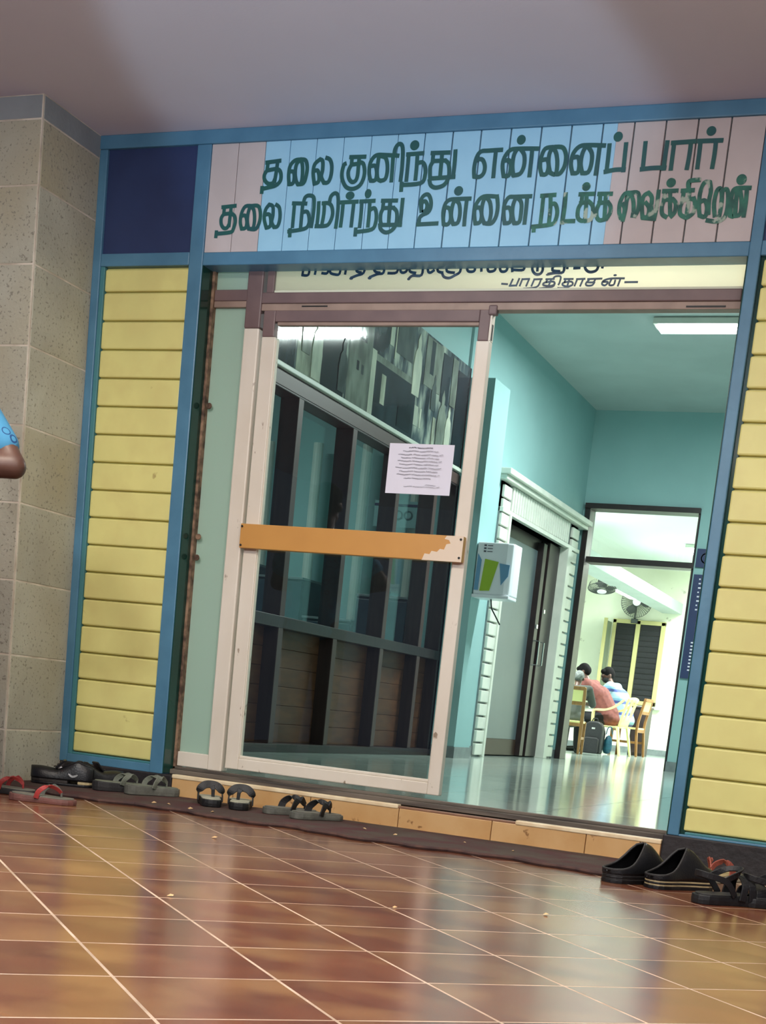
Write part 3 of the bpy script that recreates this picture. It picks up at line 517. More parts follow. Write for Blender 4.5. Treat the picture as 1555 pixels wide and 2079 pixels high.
mu = thing('photo_mural', (-4.15, 3.2, 2.49), 'black and white photo collage print above the timber partition', 'mural', world=True)
wbox('print_sheet', 'mural', (-4.17, -4.15, .2, 5.78, 2.485, 3.285), mu)
M['mg6'] = mat('print_mg6', rgb(226, 228, 208), .06, c2=rgb(190, 196, 180), scale=4, stretch=(1, 2, 1))
_lay = [0]
def lay(): _lay[0] += 1; return -4.1495+.0002*_lay[0]
def fig(y, z, h, m):   # a standing figure in the print
    w = h*.17; x = lay()
    poly = [(y-w, z), (y-w*1.1, z+h*.45), (y-w*.8, z+h*.68), (y-w*.35, z+h*.76), (y-w*.42, z+h*.88), (y, z+h), (y+w*.42, z+h*.88), (y+w*.35, z+h*.76), (y+w*.9, z+h*.66), (y+w*1.1, z+h*.4), (y+w*.9, z)]
    MB().prism(poly, -4.151, x, 'x').build('printed_figure', m, mu)
def pan(y0, y1, z0, z1, m): wbox('printed_photo', m, (-4.151, lay(), y0, y1, z0, z1), mu)
for a in ((2.30, 2.60, 2.49, 3.05, 'mg1'), (2.62, 2.98, 2.49, 3.28, 'mg3'), (2.98, 3.34, 2.49, 2.98, 'mg4'), (3.38, 3.76, 2.49, 3.14, 'mg2'), (3.46, 3.66, 2.92, 2.965, 'mg4'), (3.48, 3.64, 2.93, 2.955, 'mg5'), (3.52, 3.56, 2.72, 2.78, 'mg4'), (3.60, 3.64, 2.71, 2.77, 'mg5'),
          (3.80, 4.62, 2.49, 2.86, 'mg1'), (3.76, 3.84, 2.49, 2.92, 'mg6'), (3.84, 4.55, 2.86, 2.905, 'mg2'), (3.96, 4.04, 2.60, 2.80, 'mg3'), (4.62, 4.70, 2.60, 2.74, 'mg6'), (4.74, 4.77, 2.60, 2.74, 'mg6'), (4.05, 4.12, 3.02, 3.28, 'mg6'), (4.18, 4.50, 3.0, 3.28, 'mg5'), (4.15, 4.17, 2.95, 3.28, 'mg3'),
          (4.75, 5.10, 2.92, 3.27, 'mg2'), (4.85, 4.93, 3.02, 3.26, 'mg1'), (5.12, 5.30, 2.88, 3.24, 'mg1'), (5.34, 5.46, 2.9, 3.26, 'mg2'), (5.48, 5.72, 2.5, 3.2, 'mg4'), (5.02, 5.08, 2.5, 2.74, 'mg3'), (4.30, 4.56, 2.52, 2.66, 'mg4')): pan(*a)
fig(2.90, 2.5, .40, 'mg6'); fig(2.74, 2.62, .36, 'mg2'); fig(4.60, 2.80, .44, 'mg6'); fig(5.20, 2.5, .48, 'mg2'); fig(3.30, 2.52, .34, 'mg5'); fig(5.36, 2.55, .34, 'mg6'); fig(4.98, 2.78, .26, 'mg5')
# side room behind the partition glass
struct('wall_far', 'teal', [(-7.4, -7.3, .2, 9.8, 0, 3.9), (-7.3, -4.3, 6.4, 6.5, 0, 3.9)], 'teal far wall of the room behind the partition')
struct('floor', 'skirt', [(-7.4, -4.35, .2, 9.77, 0, .12)], 'dim floor of the room behind the partition')
for k, x in enumerate((-6.155, -5.67, -5.19, -4.69)):
    tag(MB().lathe([(.045, 0), (.045, 2.61), (.02, 2.61)], (x, 6.2, .13), 14).build('pipe_column', 'whitepaint'), ['first', 'second', 'third', 'fourth'][k] + ' pale round column from the left seen through the partition glass', 'column', 'pale columns behind the partition glass')
M['steel_blue'] = mat('blue_grey_steel', rgb(52, 72, 84), .35, c2=rgb(42, 58, 72), scale=4)
for k, (x0, x1, zt) in enumerate(((-6.45, -5.93, 1.60), (-5.91, -5.44, 1.50), (-5.42, -4.95, 1.18), (-4.93, -4.45, 1.40))):
    sh = thing('steel_cupboard', ((x0+x1)/2, 5.8, .12), ['leftmost', 'second', 'third and lowest', 'rightmost'][k] + ' dark steel cupboard of the four behind the partition glass', 'cupboard', 'steel cupboards behind the partition glass', world=True)
    wbox('body', 'steel_blue', (x0, x1, 5.68, 6.05, .12, zt), sh, .006); wbox('top', 'skirt', (x0, x1, 5.66, 6.06, zt, zt+.02), sh, .003)
    xm = (x0+x1)/2
    for a_, b_ in ((x0+.01, xm-.003), (xm+.003, x1-.01)):
        dd = wbox('door', 'steel_blue', (a_, b_, 5.665, 5.68, .2, zt-.02), sh, .003); o_ = root_loc(dd); MB().tube([(xm+(.03 if a_ > xm-.01 else -.03)-o_[0], 5.65-o_[1], .8-o_[2]), (xm+(.03 if a_ > xm-.01 else -.03)-o_[0], 5.65-o_[1], .95-o_[2])], .006, 6).build('handle', 'chrome', dd)
rm = thing('room_sign', (-4.80, 6.08, 2.05), 'small teal sign with dark green letters behind the partition glass', 'sign', world=True)
wbox('sheet', 'teal', (-5.02, -4.62, 6.085, 6.095, 2.04, 2.26), rm); wbox('top_strip', 'navy', (-5.02, -4.62, 6.08, 6.085, 2.215, 2.235), rm)
fc = bpy.data.curves.new('letters', 'FONT'); fc.body = 'ROO'; fc.size = .11; fc.extrude = .001
tmp = bpy.data.objects.new('letters', fc); COL.objects.link(tmp); dg = bpy.context.evaluated_depsgraph_get(); lm = bpy.data.meshes.new_from_object(tmp.evaluated_get(dg)); bpy.data.objects.remove(tmp)
lm.materials.append(M['letter']); child(lm, 'letters', rm, (-.10, -.002, .055), (R(90), 0, 0))
# ------------------------------------------------------------------ white boarded surround of the side door
sd = thing('trim_3', (-4.15, 8.2, .13), 'white boarded door surround with a cornice on the left hall wall', kind='structure', world=True)
wbox('cornice', 'whitepaint', (-4.15, -4.02, 6.72, 9.74, 2.640, 2.690), sd, .006); wbox('cornice_lip', 'whitepaint', (-4.15, -4.06, 6.75, 9.72, 2.600, 2.640), sd, .006)
wbox('lintel', 'whitepaint', (-4.15, -4.10, 6.86, 9.62, 2.335, 2.375), sd, .004)
wbox('frieze', 'skirt', (-4.16, -4.135, 6.86, 9.62, 2.375, 2.60), sd)
for k in range(26):
    y = 7.14+k*.079; wbox('rib', 'whitepaint', (-4.14, -4.112, y+.012, y+.064, 2.38, 2.595), sd, .006)
for y0, y1 in ((6.86, 7.10), (9.30, 9.58)):
    wbox('jamb', 'skirt', (-4.16, -4.135, y0, y1, .13, 2.60), sd)
    e = y1-.02 if y0 < 8 else y0-.12
    wbox('jamb_edge', 'whitepaint', (-4.26, -4.095, e, e+(.05 if y0 < 8 else .13), .13, 2.345), sd, .003)
    for k in range(20):
        z = .14+k*.122; wbox('block', 'whitepaint', (-4.14, -4.108, y0+.01, y1-.01, z+.007, z+.112), sd, .006)
d2 = thing('door_2', (-4.25, 8.1, .13), 'grey flush door with a brown kick plate and pull handles standing in the white surround', kind='structure', world=True)
wbox('leaf', 'greydoor', (-4.30, -4.26, 7.12, 8.62, .30, 2.22), d2, .003); wbox('kick_plate', 'kick', (-4.30, -4.255, 7.12, 8.62, .14, .30), d2, .003)
wbox('transom_panel', 'darkframe', (-4.30, -4.27, 7.12, 9.2, 2.22, 2.34), d2)
wbox('leaf', 'darkframe', (-4.28, -4.20, 8.62, 8.74, .14, 2.30), d2, .004); wbox('leaf', 'darkframe', (-4.27, -4.19, 8.80, 9.20, .14, 2.33), d2, .004)
wbox('gap', 'dark', (-4.30, -4.26, 8.74, 8.80, .14, 2.33), d2)
for y in (8.68, 8.86):
    MB().tube([(-4.20, y, 1.08), (-4.15, y, 1.09), (-4.15, y, 1.32), (-4.20, y, 1.33)], .008, 6).build('handle', 'chrome', d2)
for y, z in ((8.66, 1.45), (8.86, 1.62)): wbox('hasp', 'chrome', (-4.21, -4.185, y-.02, y+.03, z, z+.04), d2)
# ------------------------------------------------------------------ water purifier box on the wall
wp = thing('water_purifier', (-3.78, 5.9, 1.5), 'white wall-hung water purifier with green and blue print', 'water purifier', world=True)
outl = [(-3.935, 5.80), (-3.67, 5.80), (-3.625, 5.815), (-3.612, 5.85), (-3.612, 6.02), (-3.935, 6.02)]
MB().prism(outl, 1.50, 1.925).build('body', 'plastic_white', wp, .012)
wbox('base', 'plastic_white', (-3.94, -3.615, 5.79, 6.02, 1.475, 1.502), wp, .006)
for poly, m in (([(-3.875, 1.53), (-3.79, 1.535), (-3.735, 1.77), (-3.855, 1.79)], 'pg'), ([(-3.725, 1.76), (-3.635, 1.75), (-3.64, 1.66), (-3.695, 1.585)], 'pb'), ([(-3.925, 1.535), (-3.89, 1.535), (-3.885, 1.78), (-3.92, 1.83)], 'pb')):
    if m not in M: M[m] = mat('print_'+m, rgb(158, 190, 62) if m == 'pg' else rgb(110, 156, 190), .3)
    MB().prism(poly, 5.794, 5.799, 'y').build('printed_shape', m, wp)
for k in range(3): wbox('printed_mark', 'ink', (-3.875, -3.855, 5.7965, 5.799, 1.845+k*.024, 1.857+k*.024), wp); wbox('printed_mark', 'ink', (-3.845, -3.80, 5.7965, 5.799, 1.848+k*.024, 1.853+k*.024), wp)
MB().tube([(-3.80, 5.9, 1.48), (-3.785, 5.9, 1.40), (-3.75, 5.95, 1.33), (-3.73, 6.0, 1.28)], .006, 6).build('cable', 'dark', wp)
# ------------------------------------------------------------------ reading room doorway, room shell
dj = thing('trim_4', (-3.5, 9.8, .13), 'dark brown door frame with a transom light at the end of the hall', kind='structure', world=True)
wbox('jamb', 'darkframe', (-4.125, -4.065, 9.74, 9.98, .13, 2.89), dj, .003); wbox('jamb', 'darkframe', (-2.902, -2.885, 9.76, 9.98, .13, 2.89), dj)
wbox('head', 'darkframe', (-4.125, -2.88, 9.72, 9.98, 2.835, 2.89), dj, .003); wbox('transom_bar', 'darkframe', (-4.05, -2.88, 9.73, 9.97, 2.270, 2.330), dj, .003)
wbox('transom_pane', 'glass', (-4.05, -2.9, 9.85, 9.855, 2.33, 2.835), dj)
struct('wall_back', 'creamwall', [(-9.2, -1.3, 20.0, 20.15, .1, 4.0)], 'cream end wall of the reading room')
struct('wall_left', 'creamwall', [(-9.3, -9.2, 9.9, 20.1, .1, 4.0)], 'cream left wall of the reading room')
struct('wall_right', 'creamwall', [(-1.4, -1.3, 9.9, 20.1, .1, 4.0)], 'white right wall of the reading room')
struct('ceiling', 'whitewall', [(-9.3, -1.3, 9.97, 20.15, 3.40, 3.5)], 'bright white reading room ceiling')
struct('trim_5', 'tealceil', [(-5.25, -4.9, 9.98, 20.0, 2.65, 2.83)], 'pale beam running along the reading room ceiling')
wbx = thing('baseboard_back', (-5, 20, .13), 'grey skirting of the reading room end wall', kind='structure', world=True)
wbox('skirting', 'skirt', (-9, -1.4, 19.985, 20.0, .13, .235), wbx)
wn = thing('window_1', (-5.66, 20, 1), 'cream framed window with dark wire mesh and an open shutter', kind='structure', world=True)
wbox('mesh_panel', 'mesh', (-6.02, -5.22, 19.985, 19.99, 1.06, 2.42), wn) if 'mesh' in M else None
M['mesh'] = mat('dark_mesh', rgb(20, 22, 26), .7, c2=rgb(34, 36, 40), scale=90, detail=1)
M['winframe'] = mat('window_frame_paint', rgb(190, 184, 128), .5)
M['shutter'] = mat('shutter_paint', rgb(120, 132, 116), .5)
for a, b in ((-6.04, -5.68), (-5.60, -5.22)):
    wbox('mesh_panel', 'mesh', (a, b, 19.97, 19.98, 1.04, 2.44), wn)
    for k in range(14): wbox('louvre', 'dark', (a+.01, b-.01, 19.955, 19.97, 1.08+k*.096, 1.095+k*.096), wn)
for b in ((-6.10, -6.04, 1.0, 2.48), (-5.68, -5.60, 1.0, 2.48), (-5.22, -5.15, 1.0, 2.48)): wbox('frame_bar', 'winframe', (b[0], b[1], 19.93, 20.0, b[2], b[3]), wn, .004)
for z in (1.0, 2.42): wbox('frame_bar', 'winframe', (-6.10, -5.15, 19.93, 20.0, z, z+.07), wn, .004)
wbox('sill', 'whitepaint', (-6.15, -5.05, 19.88, 20.0, .94, .985), wn, .005)
wbox('shutter', 'shutter', (-6.16, -6.12, 19.55, 19.93, 1.05, 2.42), wn, .004)
wbox('shutter_bar', 'winframe', (-6.17, -6.11, 19.52, 19.56, 1.0, 2.46), wn, .003)
# ceiling tube lights
def tube_fix(loc, L_, axis, label, group='ceiling tube lights'):
    t = thing('tube_light', loc, label, 'light', group)
    def bx(n, m, l0, l1, w, z0, z1):
        b = (l0, l1, -w, w, z0, z1) if axis == 'x' else (-w, w, l0, l1, z0, z1); MB().box(*b).build(n, m, t, .005)
    bx('housing', 'whitepaint', -L_/2, L_/2, .10, .0, .05); bx('diffuser', 'lamp', -L_/2+.04, L_/2-.04, .075, -.035, .002)
    return t
tube_fix((-2.20, 6.48, 3.805), 1.30, 'x', 'tube light in a white housing on the hall ceiling')
tube_fix((-5.30, 13.4, 3.345), 1.2, 'y', 'bright tube light glaring behind the ceiling fan in the reading room')
tube_fix((-4.2, 17.0, 3.345), 1.2, 'y', 'bright tube light over the reading room seen through the transom pane')
tube_fix((-5.32, 17.4, 2.70), 1.2, 'y', 'tube light fixed along the reading room beam')
# navy notice boards on the end wall
for z0, z1, lab in ((1.13, 2.215, 'tall navy board with sideways white lettering beside the reading room doorway'), (2.29, 2.48, 'small navy board with a white emblem above the tall navy board')):
    nb = thing('navy_board', (-2.6, 9.76, z0), lab, 'sign', world=True)
    wbox('plate', 'navyplate' if 'navyplate' in M else 'navy', (-2.862, -2.40, 9.745, 9.765, z0, z1), nb)
    if z1-z0 > .5:
        for k in range(8): wbox('printed_mark', 'paper', (-2.80, -2.785+.008*(k % 3), 9.742, 9.745, 2.16-k*.045, 2.175-k*.045), nb)
        for k in range(9): wbox('printed_mark', 'paper', (-2.795, -2.755-.006*(k % 2), 9.742, 9.745, 1.50-k*.036, 1.515-k*.036), nb)
    else:
        MB().lathe([(.055, -.003), (.055, 0), (.042, 0), (.042, -.003)], (-2.76, 9.745, 2.385), 16, 'y').build('emblem', 'paper', nb)

# ------------------------------------------------------------------ door mat
mt = thing('door_mat', (-2.45, -.35, 0), 'long worn maroon and grey door mat lying along the step', 'mat', world=True)
def mat_strip():
    n = 44; vs = []; fs = []; rr = random.Random(5)
    for i in range(n+1):
        x = -3.80+2.74*i/n; ye = -.645+.03*math.sin(i*.55)+.02*math.sin(i*1.7)-(.06 if .55 < i/n < .68 else 0)*math.sin((i/n-.55)/.13*math.pi)
        zc = .0
        for k, f in enumerate((0, .0, .06, .5, .94, 1.0, 1.0)):
            y = ye+(-.035-ye)*f; z = (0.001, .010, .013, .012, .013, .010, .001)[k]+zc+rr.uniform(0, .0015)
            vs.append((x, y, z))
    for i in range(n):
        for k in range(6): fs.append((i*7+k, (i+1)*7+k, (i+1)*7+k+1, i*7+k+1))
    return MB().add(vs, fs)
mat_strip().build('pile', 'mat_rug', mt, smooth=True)
e = MB()
P_ = [(-3.80+2.74*i/44, -.645+.03*math.sin(i*.55)+.02*math.sin(i*1.7)-(.06 if .55 < i/44 < .68 else 0)*math.sin((i/44-.55)/.13*math.pi), .008) for i in range(45)]
M['mat_edge'] = mat('mat_edge', rgb(62, 44, 42), .9, c2=rgb(86, 60, 52), scale=20)
e.tube(P_, .008, 6).build('bound_edge', 'mat_edge', mt)
# crumbs of dry leaf on mat and floor
M['leaf'] = mat('dry_leaf', rgb(206, 170, 122), .8)
rr = random.Random(21)
crumb = MB().add([(-.008, -.004, 0), (.009, -.005, .002), (.007, .006, .004), (-.006, .005, .001), (0, 0, .006)], [(0, 1, 4), (1, 2, 4), (2, 3, 4), (3, 0, 4), (3, 2, 1, 0)]).mesh('leaf_crumb', 'leaf')
for k, (x, y, z) in enumerate([(-3.02, -.52, .014), (-2.96, -.5, .014), (-2.83, -.55, .014), (-2.72, -.56, .014), (-2.14, -.35, .014), (-1.98, -.42, .014), (-1.72, -.33, .014), (-1.5, -.4, .014), (-1.27, -2.2, .001), (-2.3, -1.3, .001), (-.95, -1.9, .001), (-1.7, -2.6, .001)]):
    o = bpy.data.objects.new('leaf_crumb', crumb); COL.objects.link(o); o.location = (x, y, z); o.rotation_euler = (0, 0, rr.uniform(0, 6)); o.scale = (.8+.6*rr.random(),)*3
    tag(o, 'tiny tan leaf crumb lying on the maroon door mat' if k < 8 else 'tiny tan leaf crumb lying on the bare porch tiles', 'debris', 'leaf crumbs on the mat' if k < 8 else 'leaf crumbs on the tiles')

# ------------------------------------------------------------------ footwear
TS_ = [0, .015, .05, .11, .22, .38, .55, .70, .82, .91, .97, 1]
HW = [0, .17, .30, .385, .42, .40, .42, .48, .5, .43, .26, 0]
def hw_at(t):
    for i in range(len(TS_)-1):
        if TS_[i] <= t <= TS_[i+1]: u = (t-TS_[i])/(TS_[i+1]-TS_[i]); return HW[i]+(HW[i+1]-HW[i])*u
    return 0
def outline(L, W, side, k=1.0):
    r = [(W*HW[i]*k + side*W*.05*math.sin(math.pi*TS_[i]), L*(TS_[i]-.5)*k) for i in range(len(TS_))]
    l = [(-W*HW[i]*k + side*W*.05*math.sin(math.pi*TS_[i]), L*(TS_[i]-.5)*k) for i in range(len(TS_)-2, 0, -1)]
    return r + l
def sole(root, L, W, side, h, ms, mb_, z=0, heel=0):
    poly = outline(L, W, side)
    def zt(y): return z+h+heel*max(0, .2-(y/L))*1.2
    n = len(poly); vs = [(x, y, z) for x, y in poly]+[(x*1.03, y*1.01, z+h*.5) for x, y in poly]+[(x, y, zt(y)) for x, y in poly]
    fs = [tuple(reversed(range(n))), tuple(2*n+i for i in range(n))]
    for a in (0, n):
        for i in range(n): fs.append((a+i, a+(i+1) % n, a+n+(i+1) % n, a+n+i))
    MB().add(vs, fs).build('sole', ms, root, .003)
    ins = outline(L, W, side, .93); vs = [(x, y, zt(y)+.0005) for x, y in ins]+[(x, y, zt(y)+.004) for x, y in ins]
    fs = [tuple(n+i for i in range(n))]+[(i, (i+1) % n, n+(i+1) % n, n+i) for i in range(n)]
    MB().add(vs, fs).build('footbed', mb_, root, .002)
    return zt
def shoe_root(name, x, y, ang, label, group, cat='sandal', z=0):
    return thing(name, (x, y, z), label, cat, group, rz=R(ang-90))
def flipflop(x, y, ang, side, label, group, ms, mb_, mst, L=.262, W=.102, h=.022, z=0, sw=.016, arch=.046, mst2=None, post=True):
    t = shoe_root('flip_flop', x, y, ang, label, group, 'flip-flop', z); zt = sole(t, L, W, side, h, ms, mb_, 0, .008); c = side*W*.05
    py = L*.27
    for s in (-1, 1):
        m = mst2 if (mst2 and s == 1) else mst
        P = catmull([(c+s*W*.46, -L*.06, h-.004), (c+s*W*.45, -L*.02, h+arch*.55), (c+s*W*.30, L*.10, h+arch), (c+s*W*.10, L*.21, h+arch*.8), (c-side*W*.04, py, h+arch*.45)], 4)
        n = len(P); MB().ribbon(P, [sw*(1.25-.45*i/(n-1)) for i in range(n)], .005, [Vector((-s*.35, 1, .25)) for _ in P]).build('strap', m, t, .0015)
    MB().tube([(c-side*W*.04, py, h), (c-side*W*.04, py, h+arch*.5)], .0045, 8).build('toe_post', mst, t)
    return t
for nm, c, ro in (('rub_grey', (108, 108, 98), .7), ('rub_sage', (118, 122, 108), .65), ('rub_black', (20, 20, 22), .55), ('rub_dark', (44, 42, 42), .65), ('rub_red', (168, 52, 48), .5), ('rub_rose', (120, 76, 68), .6), ('rub_pale', (186, 182, 160), .6), ('rub_coral', (176, 92, 76), .55), ('foam_cream', (196, 176, 132), .7), ('shoe_black', (22, 21, 24), .4), ('shoe_grey', (58, 52, 48), .5), ('clog_black', (17, 17, 19), .42), ('foot_grey', (120, 116, 104), .7), ('silver', (190, 190, 190), .3)):
    M[nm] = mat(nm, rgb(*c), ro, c2=rgb(*[int(v*.82) for v in c]), scale=25, bump=.15, bscale=160)
g = 'red strapped flip-flops by the stone pillar'
flipflop(-3.235, -.985, 22, 1, 'grey flip-flop with a red strap nearest the tiles by the stone pillar', g, 'rub_rose', 'foot_grey', 'rub_grey', mst2='rub_red')
flipflop(-3.505, -.86, 15, -1, 'grey flip-flop with red strap cut by the left picture edge', g, 'rub_dark', 'foot_grey', 'rub_red', z=.001)
g = 'grey flip-flops below the left yellow panel'
flipflop(-3.375, -.215, 52, 1, 'grey rubber flip-flop on the left of the pair below the left yellow panel', g, 'rub_dark', 'rub_sage', 'rub_sage', z=.014, h=.034, arch=.04, sw=.02)
flipflop(-3.235, -.185, 60, -1, 'grey rubber flip-flop on the right of the pair below the left yellow panel', g, 'rub_grey', 'rub_sage', 'rub_sage', z=.014, h=.034, arch=.045, sw=.02)
g = 'black strapped flip-flops in front of the step'
flipflop(-2.555, -.185, 58, -1, 'grey soled flip-flop with broad black straps, left of its pair before the step', g, 'rub_grey', 'foot_grey', 'rub_black', z=.014, sw=.026, arch=.05)
flipflop(-2.415, -.225, 64, 1, 'grey soled flip-flop with broad black straps, right of its pair before the step', g, 'rub_grey', 'foot_grey', 'rub_black', z=.014, sw=.026, arch=.05)
def slide(x, y, ang, side, label, group, z=0, L=.25, W=.104):
    t = shoe_root('thong_slide', x, y, ang, label, group, 'sandal', z); h = .030; sole(t, L, W, side, h, 'rub_black', 'rub_pale'); c = side*W*.05
    P = catmull([(c-W*.50, -L*.02, h*.5), (c-W*.47, 0, h+.026), (c-W*.28, L*.03, h+.050), (c, L*.05, h+.056), (c+W*.28, L*.03, h+.050), (c+W*.47, 0, h+.026), (c+W*.50, -L*.02, h*.5)], 5)
    MB().ribbon(P, .034, .006, [Vector((0, .5, 1)) if 4 < i_ < len(P)-5 else Vector((0, 1, .3)) for i_ in range(len(P))]).build('strap', 'rub_black', t, .002)
    MB().ribbon([(c-side*.012, L*.0, h), (c-side*.010, L*.0, h+.035), (c-side*.004, L*.02, h+.050)], [.014, .016, .026], .006, (1, 0, 0)).build('toe_post', 'rub_black', t, .002)
    return t
slide(-2.905, -.245, 122, -1, 'black thong slide with a pale footbed, left one in front of the step', 'black thong slides before the step', .014)
slide(-2.785, -.215, 116, 1, 'black thong slide with a pale footbed, right one in front of the step', 'black thong slides before the step', .014)
def shell(root, L, W, side, z0, H, tmax, m, name='upper', y0=0, y1=1, solid=.0045, nt=26, nth=12):
    """lofted upper: arch over each cross-section, cut back where the foot goes in (tmax in 0..pi/2)"""
    vs = []; fs = []; idx = {}
    for i in range(nt+1):
        t = y0+(y1-y0)*(.5-.5*math.cos(math.pi*i/nt)); w = max(.004, W*hw_at(min(max(t, .004), .996))); c = side*W*.05*math.sin(math.pi*t)
        for s in (-1, 1):
            for j in range(nth+1):
                th = tmax(t)*j/nth; x = c+s*w*math.cos(th)**.75 if th < 1.57 else c; z = z0+H(t)*math.sin(th)
                idx[i, s, j] = len(vs); vs.append((x, L*(t-.5), z))
    for i in range(nt):
        for s in (-1, 1):
            for j in range(nth): fs.append((idx[i, s, j], idx[i+1, s, j], idx[i+1, s, j+1], idx[i, s, j+1]))
    o = MB().add(vs, fs).build(name, m, root, smooth=True, solid=solid); rim = {s: [vs[idx[i, s, nth]] for i in range(nt+1)] for s in (-1, 1)}
    return o, rim
def clog(x, y, ang, side, label, group, z=0, L=.285, W=.115, stripe=False):
    t = shoe_root('clog', x, y, ang, label, group, 'clog', z)
    poly = outline(L, W*1.04, side); n = len(poly)
    for k, (za, zb, m) in enumerate(((0, .012, 'clog_black'), (.012, .018, 'foam_cream' if stripe else 'rub_dark'), (.018, .024, 'clog_black'), (.024, .030, 'foam_cream' if stripe else 'rub_dark'), (.030, .040, 'clog_black'))):
        kk = 1.0 if k % 2 == 0 else .985
        MB().prism([(px*kk, py*kk) for px, py in poly], za, zb).build('sole_layer', m, t, .0015)
    def H(t_): return .048 + .056*math.exp(-((t_-.55)/.20)**2) - .012*max(0, t_-.7)/.3
    def tm(t_):
        if t_ >= .57: return math.pi/2
        u = max(0, t_)/.57; return .26+ (math.pi/2-.26)*(u**1.9)
    up, rim = shell(t, L, W*1.02, side, .034, H, tm, 'clog_black')
    path = [p for p in rim[-1] if p[1] < L*.075][::-1]+[p for p in rim[1] if p[1] < L*.075]
    MB().tube(path, .0042, 6).build('rim', 'rub_dark', t)
    inb = outline(L, W, side, .9); MB().prism(inb, .038, .042).build('footbed', 'clog_black', t)
    for a in range(5):
        th = R(55+a*18); hx = math.cos(th)*W*.30; MB().lathe([(0, .001), (.006, .0012), (.006, 0)], (hx, L*.22, .036+.068*math.sin(th)), 8).build('vent_hole', 'rub_pale' if a in (1, 3) else 'dark', t)
    return t
clog(-.955, -.740, 58, 1, 'black rubber clog on the left of the pair in front of the right plinth', 'black clogs by the right plinth')
clog(-.805, -.735, 56, -1, 'black rubber clog with pale heel stripes in front of the right plinth', 'black clogs by the right plinth', stripe=True)
def sneaker(x, y, ang, side, label, group, z=0, L=.275, W=.10, accent=True):
    t = shoe_root('sneaker', x, y, ang, label, group, 'shoe', z)
    poly = outline(L, W, side)
    front = [(px, py) for px, py in poly if py > -L*.14]; back = [(px, py) for px, py in poly if py <= -L*.10]
    MB().prism(poly, 0, .010).build('outsole', 'shoe_black', t, .002)
    def cutp(f): return [(px, py) for px, py in poly if f(py)]
    bl = [(px, py) for px, py in poly if py < -L*.12]; bl.sort(key=lambda q: math.atan2(q[1]+L*.25, q[0])); MB().prism(bl, .010, .028).build('heel_midsole', 'foam_cream', t, .003)
    fl = [(px, py) for px, py in poly if py > -L*.13]; fl.sort(key=lambda q: math.atan2(q[1]-L*.1, q[0])); MB().prism(fl, .010, .026).build('midsole', 'shoe_grey', t, .003)
    def H(t_): return .046+.05*max(0, 1-abs(t_-.25)/.30)+.004*math.sin(t_*9)
    def tm(t_): return math.pi/2 if t_ > .50 or t_ < .012 else 1.02+.55*abs((t_-.26)/.24)**3
    up, rim = shell(t, L, W*.97, side, .024, H, tm, 'shoe_black', y0=.01, solid=.006)
    path = [p for p in rim[-1] if p[1] < L*.0][::-1]+[p for p in rim[1] if p[1] < L*.0]; MB().tube(path, .0055, 6).build('collar', 'shoe_black', t)
    tng = MB().ribbon(catmull([(0, L*.10, .072), (0, L*.03, .090), (0, -L*.03, .110)], 4), .052, .010, (1, 0, 0)).build('tongue', 'shoe_black', t, .003)
    for k in range(4): MB().tube([(-.024, L*(.02+.05*k), .098-.010*k), (0, L*(.03+.05*k), .102-.011*k), (.024, L*(.02+.05*k), .098-.010*k)], .0028, 5).build('lace', 'shoe_grey', tng)
    if accent: MB().ribbon(catmull([(side*W*.47, -L*.28, .052), (side*W*.485, -L*.20, .043), (side*W*.48, -L*.13, .054)], 4), [.002, .006, .009, .009, .009, .009, .008, .006, .002], .002, (0, 0, 1)).build('side_mark', 'silver', t)
    return t
sneaker(-3.625, -.305, 203, -1, 'black sneaker with a cream heel sole lying beside the stone pillar', 'black sneakers at the pillar foot', .0145)
sneaker(-3.545, -.165, 62, 1, 'black sneaker with a pointed tongue against the left black plinth', 'black sneakers at the pillar foot', .014)
def strap_sandal(x, y, ang, side, label, group, z=0, L=.285, W=.108):
    t = shoe_root('strap_sandal', x, y, ang, label, group, 'sandal', z); h = .030; sole(t, L, W, side, h, 'rub_black', 'rub_dark'); c = side*W*.05
    def arch(y0, y1, top, w, m='rub_black'):
        P = catmull([(c-W*.5, y0, h*.6), (c-W*.46, y0*.8+y1*.2, h+top*.6), (c-W*.18, y0*.6+y1*.4, h+top), (c+W*.18, y0*.4+y1*.6, h+top), (c+W*.46, y0*.2+y1*.8, h+top*.6), (c+W*.5, y1, h*.6)], 4)
        MB().ribbon(P, w, .006, (0, 1, .15)).build('strap', m, t, .002)
    arch(L*.05, L*.16, .062, .026); arch(L*.16, L*.02, .058, .024); arch(L*.33, L*.24, .034, .028); arch(L*.24, L*.34, .036, .024)
    P = catmull([(c-W*.42, -L*.06, h), (c-W*.44, -L*.20, h+.045), (c-W*.30, -L*.42, h+.062), (c, -L*.475, h+.066), (c+W*.30, -L*.42, h+.062), (c+W*.44, -L*.20, h+.045), (c+W*.42, -L*.06, h)], 4)
    MB().ribbon(P, .020, .006, (0, 0, 1)).build('heel_strap', 'rub_black', t, .002)
    P = catmull([(c+W*.43, -L*.22, h+.05), (c+W*.36, -L*.02, h+.078), (c, L*.06, h+.085), (c-W*.36, -L*.02, h+.078), (c-W*.43, -L*.22, h+.05)], 4); MB().ribbon(P, .020, .006, (0, .6, .8)).build('ankle_strap', 'rub_black', t, .002)
    return t
strap_sandal(-.590, -.985, 44, -1, 'black strapped sandal nearest the camera beside the clogs', 'black strapped sandals right of the clogs')
strap_sandal(-.455, -.885, 40, 1, 'black strapped sandal cut by the right picture edge', 'black strapped sandals right of the clogs')
flipflop(-.735, -.275, 250, 1, 'coral strapped slipper behind the black clogs at the right plinth', None, 'rub_pale', 'foam_cream', 'rub_coral', z=.001, sw=.024, arch=.055)
